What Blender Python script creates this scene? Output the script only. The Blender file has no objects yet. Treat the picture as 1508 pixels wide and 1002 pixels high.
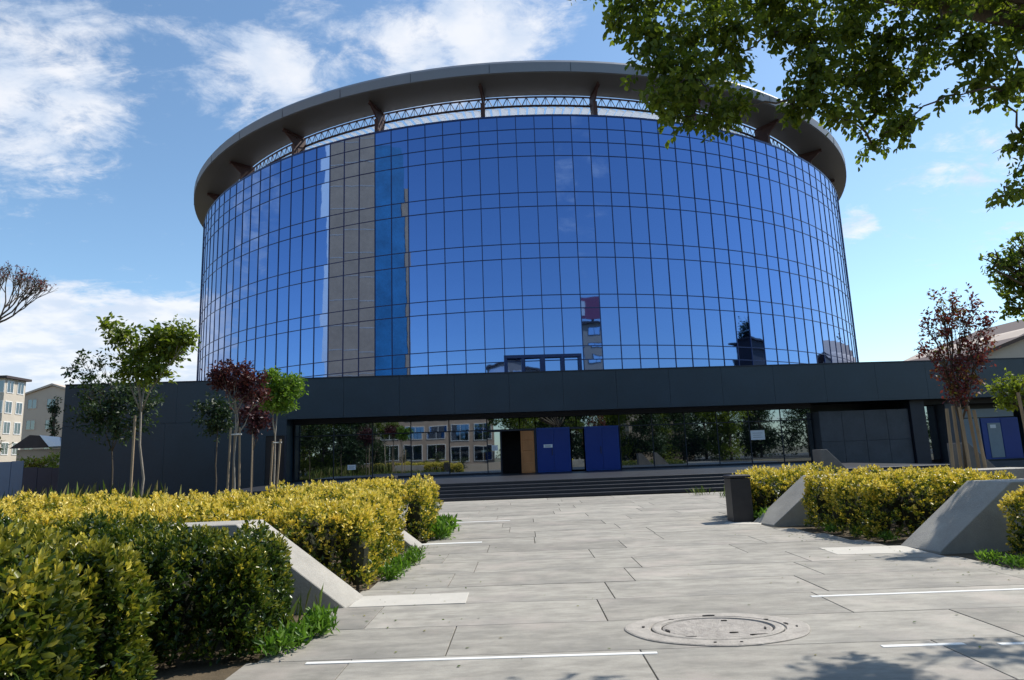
import bpy, math, random
import numpy as np
from mathutils import Vector, Matrix
random.seed(7); rng = np.random.default_rng(7)
S = bpy.context.scene; C = S.collection
R_ = math.radians

# ------------------------------------------------------------------ camera
H = 1.6; FPX = 981.2; PITCH, ROLL, YAW = .1719, .0361, .0646
F = Vector((math.sin(YAW)*math.cos(PITCH), math.cos(YAW)*math.cos(PITCH), math.sin(PITCH)))
R0 = Vector((math.cos(YAW), -math.sin(YAW), 0)); U0 = R0.cross(F)
RV = R0*math.cos(ROLL) - U0*math.sin(ROLL); UV = R0*math.sin(ROLL) + U0*math.cos(ROLL)
cd = bpy.data.cameras.new('camera'); cam = bpy.data.objects.new('camera', cd); C.objects.link(cam)
cd.sensor_width = 36; cd.lens = FPX/1508*36; cd.clip_end = 3000; cd.clip_start = .05
m = Matrix((RV, UV, -F)).transposed().to_4x4(); m.translation = (0, 0, H); cam.matrix_world = m
S.camera = cam

# ------------------------------------------------------------------ light
SUN_AZ, SUN_EL = R_(66), R_(51)
sd = Vector((math.sin(SUN_AZ)*math.cos(SUN_EL), math.cos(SUN_AZ)*math.cos(SUN_EL), math.sin(SUN_EL)))
sl = bpy.data.lights.new('sun', 'SUN'); sl.energy = 4.2; sl.angle = R_(.53); sl.color = (1, .95, .87)
so = bpy.data.objects.new('sun', sl); C.objects.link(so); so.rotation_euler = sd.to_track_quat('Z', 'Y').to_euler()
S.view_settings.view_transform = 'Standard'; S.view_settings.look = 'None'
S.view_settings.gamma = 1; S.view_settings.exposure = 0.35; S.view_settings.use_curve_mapping = False

class NT:
    """tiny node-tree helper"""
    def __init__(s, nt): s.nt = nt; s.nt.nodes.clear()
    def n(s, t, ins=None, **kw):
        x = s.nt.nodes.new(t)
        for k, v in kw.items(): setattr(x, k, v)
        for k, v in (ins or {}).items():
            if isinstance(v, bpy.types.NodeSocket): s.nt.links.new(v, x.inputs[k])
            else: x.inputs[k].default_value = v
        return x
    def math(s, op, a, b=0., c=0., clamp=False):
        x = s.n('ShaderNodeMath', {0: a, 1: b, 2: c}, operation=op, use_clamp=clamp); return x.outputs[0]
    def vm(s, op, a, b=(0, 0, 0)):
        x = s.n('ShaderNodeVectorMath', {0: a, 1: b}, operation=op); return x
    def mix(s, f, a, b, bt='MIX'):
        x = s.n('ShaderNodeMix', data_type='RGBA', blend_type=bt)
        for k, v in ((0, f), (6, a), (7, b)):
            if isinstance(v, bpy.types.NodeSocket): s.nt.links.new(v, x.inputs[k])
            else: x.inputs[k].default_value = (*v, 1) if k and len(v) == 3 else v
        return x.outputs[2]
    def ramp(s, f, stops):
        x = s.n('ShaderNodeValToRGB', {0: f}); e = x.color_ramp.elements
        while len(e) < len(stops): e.new(.5)
        for el, (p, c) in zip(e, stops):
            el.position = p; el.color = (*c, 1) if not isinstance(c, float) else (c, c, c, 1)
        return x.outputs[0]
    def mr(s, v, a, b, c=0., d=1.):
        x = s.n('ShaderNodeMapRange', {0: v, 1: a, 2: b, 3: c, 4: d}, interpolation_type='SMOOTHSTEP'); return x.outputs[0]

W = bpy.data.worlds.new('World'); S.world = W; W.use_nodes = True
w = NT(W.node_tree)
sky = w.n('ShaderNodeTexSky', sky_type='NISHITA'); sky.sun_disc = False
sky.sun_elevation = SUN_EL; sky.sun_rotation = SUN_AZ; sky.altitude = 300; sky.air_density = 1.0; sky.dust_density = .6; sky.ozone_density = 1.6
D = w.n('ShaderNodeTexCoord').outputs['Generated']
sx = w.n('ShaderNodeSeparateXYZ', {0: D})
zz = w.math('MAXIMUM', sx.outputs[2], .01)
pj = w.n('ShaderNodeCombineXYZ', {0: w.math('DIVIDE', sx.outputs[0], w.math('ADD', zz, .22)), 1: w.math('DIVIDE', sx.outputs[1], w.math('ADD', zz, .22)), 2: 0.}).outputs[0]
n1 = w.n('ShaderNodeTexNoise', {'Vector': w.n('ShaderNodeMapping', {0: pj, 2: (0, 0, .5), 3: (1.0, 1.7, 1)}).outputs[0], 'Scale': 5.2, 'Detail': 9., 'Roughness': .66, 'Distortion': .5}).outputs[0]
n2 = w.n('ShaderNodeTexNoise', {'Vector': pj, 'Scale': 22., 'Detail': 6., 'Roughness': .65, 'Distortion': .5}).outputs[0]
cn = w.math('ADD', w.math('MULTIPLY', n1, .72), w.math('MULTIPLY', n2, .28))
def blob(c, inner, outer, amp):
    c = Vector(c).normalized()
    d = w.vm('DOT_PRODUCT', w.vm('NORMALIZE', D).outputs[0], tuple(c)).outputs['Value']
    return w.mr(d, math.cos(outer), math.cos(inner), 0., amp)
cov = None
for c, i, o, a in [((-.54, .73, .45), .02, .21, .18), ((-.42, .74, .55), .0, .15, .09), ((-.50, .75, .40), .0, .12, .10),
                   ((-.28, .82, .49), .0, .10, .21), ((-.20, .81, .54), .0, .10, .19),
                   ((-.01, .82, .57), .05, .16, .22), ((.08, .80, .60), .0, .15, .15), ((-.09, .83, .53), .0, .08, .12), ((.24, -.88, .40), .02, .16, .15), ((.1, -.8, .55), .0, .15, .10), ((.51, .81, .285), .0, .035, .24), ((.62, .70, .36), .0, .10, .11),
                   ((.60, .74, .27), .0, .12, .09), ((-.9, .2, .5), .05, .4, .17), ((.35, -.5, .8), .05, .35, .12), ((-.2, .3, .95), .05, .4, .14)]:
    b = blob(c, i, o, a); cov = b if cov is None else w.math('ADD', cov, b)
# cloud bank low over the left horizon
bank = w.math('MULTIPLY', w.mr(sx.outputs[2], .262, .20, 0., .40), w.mr(sx.outputs[0], -.05, -.25, 0., 1.))
bank = w.math('MULTIPLY', bank, w.mr(sx.outputs[1], .2, .6, 0., 1.))
cov = w.math('ADD', cov, bank)
cov = w.math('ADD', cov, w.mr(sx.outputs[2], .14, .0, 0., .12))
den = w.mr(w.math('ADD', cn, cov), .60, .86, 0., 1.)
n3 = w.n('ShaderNodeTexNoise', {'Vector': pj, 'Scale': 9., 'Detail': 5.}).outputs[0]
ccol = w.mix(w.mr(n3, .35, .65), (3.9, 4.4, 5.2), (5.3, 5.4, 5.65))
skc = w.mix(w.math('MULTIPLY', den, .9), w.mix(1., sky.outputs[0], (.86, .985, 1.0), 'MULTIPLY'), ccol)
bg = w.n('ShaderNodeBackground', {0: skc, 1: .145})
w.n('ShaderNodeOutputWorld', {0: bg.outputs[0]})

# ------------------------------------------------------------------ helpers
def ray(u, v): return F + RV*((u-754)/FPX) - UV*((v-501)/FPX)
def at(u, v, y):                       # the world point of the photograph's pixel at depth y
    r = ray(u, v); return Vector((0, 0, H)) + r*(y/r.y)
def gnd(u, v, z=0.):
    r = ray(u, v); return Vector((0, 0, H)) + r*((z-H)/r.z)

def tag(o, label=None, cat=None, group=None, kind=None):
    if label: o['label'] = label
    if cat: o['category'] = cat
    if group: o['group'] = group
    if kind: o['kind'] = kind
    return o
def empty(name, loc, label, cat, group=None, rz=0):
    o = bpy.data.objects.new(name, None); C.objects.link(o); o.location = loc; o.rotation_euler.z = rz
    o.empty_display_size = .2
    return tag(o, label, cat, group)
def link(name, me, mat=None, parent=None, keep=True):
    o = bpy.data.objects.new(name, me); C.objects.link(o)
    if mat and not me.materials: me.materials.append(mat)
    if parent:
        o.parent = parent
        if keep: o.matrix_parent_inverse = wm(parent).inverted()
    return o
def wm(o):
    mt = Matrix.LocRotScale(o.location, o.rotation_euler, o.scale)
    return (wm(o.parent) @ o.matrix_parent_inverse @ mt) if o.parent else mt
class MB:
    def __init__(s): s.v = []; s.f = []
    def add(s, vs, fs):
        k = len(s.v); s.v += [tuple(a) for a in vs]; s.f += [tuple(i+k for i in f) for f in fs]; return s
    def box(s, x0, x1, y0, y1, z0, z1, M=None):
        vs = [Vector((x, y, z)) for x in (x0, x1) for y in (y0, y1) for z in (z0, z1)]
        if M is not None: vs = [M @ a for a in vs]
        return s.add(vs, [(0, 1, 3, 2), (4, 6, 7, 5), (0, 4, 5, 1), (2, 3, 7, 6), (0, 2, 6, 4), (1, 5, 7, 3)])
    def bevbox(s, x0, x1, y0, y1, z0, z1, b, M=None):          # box with chamfered top
        lo = [(x0, y0, z0), (x1, y0, z0), (x1, y1, z0), (x0, y1, z0)]
        mi = [(a, c, z1-b) for a, c, _ in lo]
        hi = [(x0+b, y0+b, z1), (x1-b, y0+b, z1), (x1-b, y1-b, z1), (x0+b, y1-b, z1)]
        vs = [Vector(a) for a in lo+mi+hi]
        if M is not None: vs = [M @ a for a in vs]
        fs = [(3, 2, 1, 0), (8, 9, 10, 11)]
        for i in range(4):
            j = (i+1) % 4; fs += [(i, j, 4+j, 4+i), (4+i, 4+j, 8+j, 8+i)]
        return s.add(vs, fs)
    def tube(s, pts, rad, n=6, caps=True):
        pts = [Vector(p) for p in pts]
        if not hasattr(rad, '__len__'): rad = [rad]*len(pts)
        vs = []; fs = []
        for i, p in enumerate(pts):
            t = (pts[min(i+1, len(pts)-1)] - pts[max(i-1, 0)]).normalized()
            a = t.cross(Vector((0, 0, 1)) if abs(t.z) < .95 else Vector((1, 0, 0))).normalized(); b = t.cross(a)
            for k in range(n):
                an = 2*math.pi*k/n; vs.append(p + (a*math.cos(an) + b*math.sin(an))*rad[i])
        for i in range(len(pts)-1):
            for k in range(n):
                q = (k+1) % n; fs.append((i*n+k, i*n+q, (i+1)*n+q, (i+1)*n+k))
        if caps: fs += [tuple(range(n))[::-1], tuple((len(pts)-1)*n+k for k in range(n))]
        return s.add(vs, fs)
    def prism(s, poly, d0, d1, axis='y'):                      # poly in (a,z), extruded along axis
        n = len(poly)
        f = (lambda a, d, z: (a, d, z)) if axis == 'y' else (lambda a, d, z: (d, a, z))
        vs = [f(a, d0, z) for a, z in poly] + [f(a, d1, z) for a, z in poly]
        return s.add(vs, [tuple(range(n))[::-1], tuple(range(n, 2*n))] + [(i, (i+1) % n, n+(i+1) % n, n+i) for i in range(n)])
    def mesh(s, name, smooth=False):
        me = bpy.data.meshes.new(name); me.from_pydata(s.v, [], s.f); me.validate()
        import bmesh
        bm = bmesh.new(); bm.from_mesh(me); bmesh.ops.recalc_face_normals(bm, faces=bm.faces); bm.to_mesh(me); bm.free()
        if smooth:
            for p in me.polygons: p.use_smooth = True
        return me
    def build(s, name, mat, parent=None, smooth=False): return link(name, s.mesh(name, smooth), mat, parent)
def box(name, mat, parent, *a): return MB().box(*a).build(name, mat, parent)
def copy_tree(o, parent=None):
    c = o.copy(); C.objects.link(c); c.parent = parent; c.matrix_parent_inverse = o.matrix_parent_inverse.copy()
    for ch in [x for x in bpy.data.objects if x.parent == o and x != c]: copy_tree(ch, c)
    return c

# ------------------------------------------------------------------ materials
def mat(name):
    M = bpy.data.materials.new(name); M.use_nodes = True; return M, NT(M.node_tree)
def principled(name, col, rough=.6, var=.12, scale=3., bump=.0, bscale=30., spec=.4, metal=0., obj_var=0., stretch=(1, 1, 1)):
    M, t = mat(name)
    tc = t.n('ShaderNodeTexCoord').outputs['Object']
    mp = t.n('ShaderNodeMapping', {0: tc, 3: stretch}).outputs[0]
    a = t.n('ShaderNodeTexNoise', {'Vector': mp, 'Scale': scale, 'Detail': 8., 'Roughness': .65}).outputs[0]
    b = t.n('ShaderNodeTexNoise', {'Vector': mp, 'Scale': bscale, 'Detail': 5., 'Roughness': .7}).outputs[0]
    k = t.math('ADD', t.math('MULTIPLY', t.math('SUBTRACT', a, .5), var*4), t.math('MULTIPLY', t.math('SUBTRACT', b, .5), var*2))
    if obj_var:
        r = t.n('ShaderNodeObjectInfo').outputs['Random']
        k = t.math('ADD', k, t.math('MULTIPLY', t.math('SUBTRACT', r, .5), obj_var*2))
    k = t.math('ADD', k, 1.)
    c = t.vm('SCALE', tuple(col)); t.nt.links.new(k, c.inputs[3])
    ins = {'Base Color': c.outputs[0], 'Roughness': rough, 'Specular IOR Level': spec, 'Metallic': metal}
    p = t.n('ShaderNodeBsdfPrincipled', ins)
    if bump:
        bp = t.n('ShaderNodeBump', {'Height': b, 'Strength': bump, 'Distance': .02}); t.nt.links.new(bp.outputs[0], p.inputs['Normal'])
    t.n('ShaderNodeOutputMaterial', {0: p.outputs[0]})
    return M
def leafmat(name, stops, rough=.42, trans=.35):
    M, t = mat(name)
    a = t.n('ShaderNodeAttribute', attribute_name='tint').outputs['Fac']
    col = t.ramp(a, stops)
    p = t.n('ShaderNodeBsdfPrincipled', {'Base Color': col, 'Roughness': rough, 'Specular IOR Level': .45})
    tr = t.n('ShaderNodeBsdfTranslucent', {0: t.mix(.5, col, (.30, .36, .03), 'MIX')})
    # translucent colour follows the leaf's own colour
    t.nt.links.new(t.mix(.35, col, t.mix(1., col, (1.7, 1.85, .7), 'MULTIPLY')), tr.inputs[0])
    mx = t.n('ShaderNodeMixShader', {0: trans, 1: p.outputs[0], 2: tr.outputs[0]})
    t.n('ShaderNodeOutputMaterial', {0: mx.outputs[0]})
    return M
def glassmat(name, body, tint_face, tint_edge, refl, rough=.015, wave=.0):
    M, t = mat(name)
    lw = t.n('ShaderNodeLayerWeight', {0: .32}).outputs['Facing']
    tc = t.n('ShaderNodeTexCoord').outputs['Object']
    g = t.n('ShaderNodeBsdfGlossy', {0: t.mix(t.mr(lw, .25, .95), tint_face, tint_edge), 1: rough})
    d = t.n('ShaderNodeBsdfDiffuse', {0: (*body, 1)})
    if wave:
        nz = t.n('ShaderNodeTexNoise', {'Vector': tc, 'Scale': .9, 'Detail': 1.}).outputs[0]
        bp = t.n('ShaderNodeBump', {'Height': nz, 'Strength': wave, 'Distance': .02}); t.nt.links.new(bp.outputs[0], g.inputs['Normal'])
    mx = t.n('ShaderNodeMixShader', {0: t.mr(lw, .3, 1., refl, 1.), 1: d.outputs[0], 2: g.outputs[0]})
    t.n('ShaderNodeOutputMaterial', {0: mx.outputs[0]})
    return M

M_paver, t = mat('paving_stone')
oi = t.n('ShaderNodeObjectInfo').outputs['Random']
tc = t.n('ShaderNodeTexCoord').outputs['Object']
cmb = t.n('ShaderNodeCombineXYZ', {0: t.math('MULTIPLY', oi, 37.), 1: t.math('MULTIPLY', oi, 91.), 2: 0.}).outputs[0]
vec = t.vm('ADD', tc, cmb).outputs[0]
st = t.n('ShaderNodeMapping', {0: vec, 3: (1., 2.4, 1.)}).outputs[0]
na = t.n('ShaderNodeTexNoise', {'Vector': st, 'Scale': 2.2, 'Detail': 8., 'Roughness': .7}).outputs[0]
nb = t.n('ShaderNodeTexNoise', {'Vector': vec, 'Scale': 1.1, 'Detail': 6., 'Roughness': .6}).outputs[0]
nc = t.n('ShaderNodeTexNoise', {'Vector': vec, 'Scale': 90., 'Detail': 3., 'Roughness': .8}).outputs[0]
wn = t.n('ShaderNodeTexNoise', {'Vector': tc, 'Scale': .55, 'Detail': 5., 'Roughness': .6}).outputs[0]
col = t.mix(t.mr(na, .3, .7), (.235, .218, .185), (.40, .372, .315))
col = t.mix(t.math('MULTIPLY', t.mr(nb, .48, .72), .75), col, (.43, .375, .325))
col = t.mix(t.math('MULTIPLY', t.mr(wn, .48, .70), .65), col, (.19, .18, .16))
col = t.mix(t.mr(nc, .25, .75, 0., .35), col, (.16, .155, .145))
sc = t.vm('SCALE', col); t.nt.links.new(t.math('ADD', .9, t.math('MULTIPLY', oi, .3)), sc.inputs[3])
p = t.n('ShaderNodeBsdfPrincipled', {'Base Color': sc.outputs[0], 'Roughness': .78, 'Specular IOR Level': .35})
bp = t.n('ShaderNodeBump', {'Height': t.math('ADD', t.math('MULTIPLY', na, .6), nc), 'Strength': .45, 'Distance': .008}); t.nt.links.new(bp.outputs[0], p.inputs['Normal'])
t.n('ShaderNodeOutputMaterial', {0: p.outputs[0]})

M_conc = principled('planter_concrete', (.38, .355, .31), .82, .24, 1.6, .5, 45)
M_greyconc = principled('dark_concrete', (.13, .125, .12), .85, .2, 2.)  # darker than the planter concrete, for the two distant walls
M_streetpave = principled('street_paving', (.17, .16, .145), .9, .2, 1.)
M_lightslab = principled('pale_stone', (.52, .49, .43), .75, .08, 4., .2, 50)
M_strip = principled('white_inlay', (.78, .77, .73), .5, .06, 6.)
M_joint = principled('joint_dirt', (.11, .10, .082), .95, .3, 6., .4, 40)
M_collar = principled('manhole_concrete', (.40, .365, .32), .88, .3, 5., .6, 45)
M_cover = principled('manhole_plate', (.37, .335, .295), .75, .3, 9., .9, 35)
M_hole = principled('pit_dark', (.03, .027, .024), .9, .2)
M_soil = principled('soil_earth', (.10, .075, .045), .95, .35, 3., .6, 25)
M_field = principled('far_ground', (.14, .12, .075), .95, .3, .12, .3, 2)
M_stone = principled('dark_facade_stone', (.018, .034, .052), .36, .22, .5, .05, 8, spec=.5)
M_stone2 = principled('grey_stone_block', (.055, .062, .074), .5, .25, 1.2, .1, 9)
M_granite = principled('step_granite', (.028, .030, .036), .42, .3, 2., .2, 60)
M_soffit = principled('soffit_metal', (.17, .165, .16), .5, .07, .4, stretch=(1, 1, .2))
M_fascia = principled('roof_fascia_metal', (.21, .225, .26), .6, .05, .6, spec=.35)
M_bracket = principled('red_oxide_steel', (.075, .035, .032), .6, .25, 2.)
M_slat = principled('pale_slats', (.72, .70, .66), .5, .05, 2.)
M_panel, t = mat('translucent_slat')
t.n('ShaderNodeOutputMaterial', {0: t.n('ShaderNodeMixShader', {0: .6, 1: t.n('ShaderNodeBsdfDiffuse', {0: (.80, .84, .88, 1)}).outputs[0], 2: t.n('ShaderNodeBsdfTranslucent', {0: (.80, .85, .92, 1)}).outputs[0]}).outputs[0]})
M_dark = principled('dark_metal', (.018, .022, .035), .45, .2, 3.)
M_mull = principled('blue_black_mullion', (.018, .036, .12), .35, .1, 3., metal=.2)
M_bluedoor = principled('blue_painted_door', (.008, .035, .22), .42, .07, .9, spec=.4)
M_blueframe = principled('blue_frame', (.01, .05, .26), .4, .1, 2.)
M_wood = principled('plywood_orange', (.52, .21, .07), .6, .16, 3., .15, 25, stretch=(1, 1, .3))
M_paper = principled('paper_white', (.78, .79, .80), .6, .04)
M_ink = principled('print_grey', (.22, .24, .28), .7, .05)
M_stake = principled('stake_wood', (.34, .25, .16), .85, .25, 6., .3, 40, stretch=(1, 1, .2))
M_bark = principled('tree_bark', (.11, .085, .06), .9, .3, 9., .7, 40, stretch=(1, 1, .3))
M_barkpale = principled('pale_bark', (.30, .26, .21), .85, .25, 9., .5, 40, stretch=(1, 1, .3))
M_core = principled('hedge_twigs', (.022, .024, .010), .95, .3, 9., .8, 30)
M_interior = principled('dark_interior', (.035, .03, .028), .9, .2)
M_drumcore = principled('drum_core', (.02, .025, .04), .8, .1)
M_glass = glassmat('blue_mirror_glass', (.010, .03, .13), (.165, .28, .55), (.62, .69, .83), .94, .02, .10)
M_glassp = glassmat('podium_glass', (.008, .011, .016), (.48, .55, .62), (.8, .84, .9), .66, .015, .04)
M_cream = principled('cream_render', (.56, .50, .41), .85, .1, .5)
M_tan = principled('tan_render', (.55, .45, .36), .85, .08, .4, .1, 6)
M_towerpanel = principled('tower_panel', (.44, .28, .165), .85, .16, .25, .3, 2)
M_teal = principled('teal_cladding', (.03, .17, .30), .5, .35, .35, .2, 4)
M_asph = principled('asphalt', (.06, .058, .055), .9, .15, .5)
M_glasstower = M_teal
M_concpanel = principled('concrete_panel', (.50, .40, .305), .85, .10, .5, .3, 5)
M_white = principled('white_render', (.80, .80, .78), .7, .05, .6)
M_brick = principled('pinkish_brick', (.44, .335, .26), .85, .14, 1.2, .2, 20)
M_darkroof = principled('dark_roof', (.06, .045, .045), .7, .15, 2.)
M_roofbrown = principled('brown_roof', (.10, .06, .045), .7, .2, 2.)
M_win = glassmat('far_window', (.02, .03, .04), (.7, .78, .88), (.8, .84, .9), .8)
M_win2 = glassmat('dull_far_window', (.03, .04, .05), (.45, .47, .5), (.7, .72, .75), .35)  # duller, less mirror-like panes than the other far windows
M_bluefence = principled('blue_grey_sheet', (.16, .24, .36), .5, .08, 1.)
M_darkfence = principled('dark_fence_sheet', (.05, .055, .085), .6, .12, 1.)
M_red = principled('red_sign', (.28, .08, .14), .5, .1)
M_bollard = principled('black_metal_post', (.035, .033, .035), .45, .2, 5.)

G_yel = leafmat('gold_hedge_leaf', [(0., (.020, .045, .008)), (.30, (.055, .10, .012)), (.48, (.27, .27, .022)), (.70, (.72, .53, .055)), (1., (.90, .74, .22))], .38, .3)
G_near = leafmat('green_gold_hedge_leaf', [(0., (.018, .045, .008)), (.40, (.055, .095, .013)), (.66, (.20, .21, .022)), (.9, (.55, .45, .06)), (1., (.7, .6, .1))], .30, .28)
G_tree = leafmat('tree_leaf', [(0., (.045, .075, .010)), (.5, (.105, .15, .014)), (1., (.24, .28, .03))], .5, .52)
G_lime = leafmat('lime_leaf', [(0., (.05, .11, .012)), (.5, (.12, .22, .02)), (1., (.24, .34, .05))], .45, .45)
G_dark = leafmat('dark_leaf', [(0., (.012, .028, .010)), (.5, (.025, .05, .014)), (1., (.05, .085, .02))], .5, .3)
G_red = leafmat('purple_leaf', [(0., (.035, .010, .014)), (.5, (.085, .018, .022)), (1., (.17, .05, .035))], .45, .3)
G_redgr = leafmat('bronze_leaf', [(0., (.10, .018, .022)), (.5, (.18, .035, .035)), (.75, (.17, .12, .02)), (1., (.30, .27, .03))], .45, .35)
G_grass = leafmat('grass_blade', [(0., (.04, .08, .012)), (.6, (.11, .17, .02)), (1., (.30, .26, .10))], .6, .35)
G_weed = leafmat('weed_leaf', [(0., (.05, .12, .012)), (.6, (.12, .24, .02)), (1., (.22, .34, .05))], .45, .4)

# ------------------------------------------------------------------ foliage
def unit(a): return a/np.maximum(np.linalg.norm(a, axis=1, keepdims=True), 1e-9)
def leaves_mesh(name, pos, dr, size, tint, width=.45, fine=False, up=.35, bendn=.0):
    N = len(pos); dr = unit(dr)
    rn = rng.normal(size=(N, 3)); rn[:, 2] += up*2; sd_ = unit(np.cross(dr, rn)); nm = np.cross(sd_, dr)
    s = size[:, None]
    if fine:
        V = np.stack([pos, pos+dr*s*.32+sd_*s*width*.43+nm*s*width*.12, pos+dr*s*.68+sd_*s*width*.40+nm*s*width*.08, pos+dr*s-nm*s*.10,
                      pos+dr*s*.68-sd_*s*width*.40+nm*s*width*.08, pos+dr*s*.32-sd_*s*width*.43+nm*s*width*.12], 1).reshape(-1, 3)
        b = (np.arange(N)*6)[:, None]
        Fc = np.concatenate([b+np.array([[0, 1, 2, 3]]), b+np.array([[0, 3, 4, 5]])], 1).reshape(-1)
        nf = 2*N; k = 4
    else:
        V = np.stack([pos, pos+dr*s*.48+sd_*s*width*.5+nm*s*.07, pos+dr*s, pos+dr*s*.48-sd_*s*width*.5+nm*s*.07], 1).reshape(-1, 3)
        b = (np.arange(N)*4)[:, None]
        Fc = np.concatenate([b+np.array([[0, 1, 2]]), b+np.array([[0, 2, 3]])], 1).reshape(-1)
        nf = 2*N; k = 3
    me = bpy.data.meshes.new(name)
    me.vertices.add(len(V)); me.vertices.foreach_set('co', V.astype(np.float32).ravel())
    me.loops.add(nf*k); me.loops.foreach_set('vertex_index', Fc.astype(np.int32))
    me.polygons.add(nf); me.polygons.foreach_set('loop_start', (np.arange(nf)*k).astype(np.int32))
    me.update(calc_edges=True)
    at_ = me.attributes.new('tint', 'FLOAT', 'FACE'); at_.data.foreach_set('value', np.repeat(np.clip(tint, 0, 1), 2).astype(np.float32))
    return me
def clump_points(clumps, n_per_m3=None, n=1000, shell=.55):
    """clumps: (x,y,z,rx,ry,rz). random points, denser to the outside of each ellipsoid"""
    cl = np.array(clumps, float); vol = (cl[:, 3]*cl[:, 4]*cl[:, 5])**(2/3.)
    idx = rng.choice(len(cl), n, p=vol/vol.sum())
    d = unit(rng.normal(size=(n, 3))); r = rng.random(n)**(shell)
    wob = 1+.18*np.sin(d[:, 0]*7+idx)+.14*np.sin(d[:, 2]*9+idx*2.1)
    off = d*(r*wob)[:, None]
    return cl[idx, :3]+off*cl[idx, 3:], d, idx, r
def crown(name, clumps, n, size, mat_, parent, tint0=.45, width=.5, fine=False, droop=.0, shell=.5, sprigs=True):
    if sprigs:                                     # little sprays of leaves, not single ones
        ns = max(n//6, 1); p, d, idx, r = clump_points(clumps, n=ns, shell=shell)
        ax = unit(d + rng.normal(size=d.shape)*.7 + np.array([0, 0, .25-droop]))
        L = size*1.9
        k = np.tile(np.arange(6), ns); P = np.repeat(p, 6, 0); A = np.repeat(ax, 6, 0)
        P = P + A*((k-2.5)/5*L)[:, None]
        q = rng.normal(size=P.shape); q = unit(q-A*(q*A).sum(1, keepdims=True))
        dr = unit(A*.45+q+np.array([0, 0, -droop]))
        idx = np.repeat(idx, 6); r = np.repeat(r, 6)
    else:
        P, d, idx, r = clump_points(clumps, n=n, shell=shell); dr = unit(d+rng.normal(size=d.shape)*.9+np.array([0, 0, -droop]))
    cj = rng.random(len(clumps))*.28-.14
    tint = tint0 + cj[idx] + rng.normal(size=len(P))*.2
    sz = size*(.65+.6*rng.random(len(P)))
    return link(name, leaves_mesh(name, P, dr, sz, tint, width, fine), mat_, parent)

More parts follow.
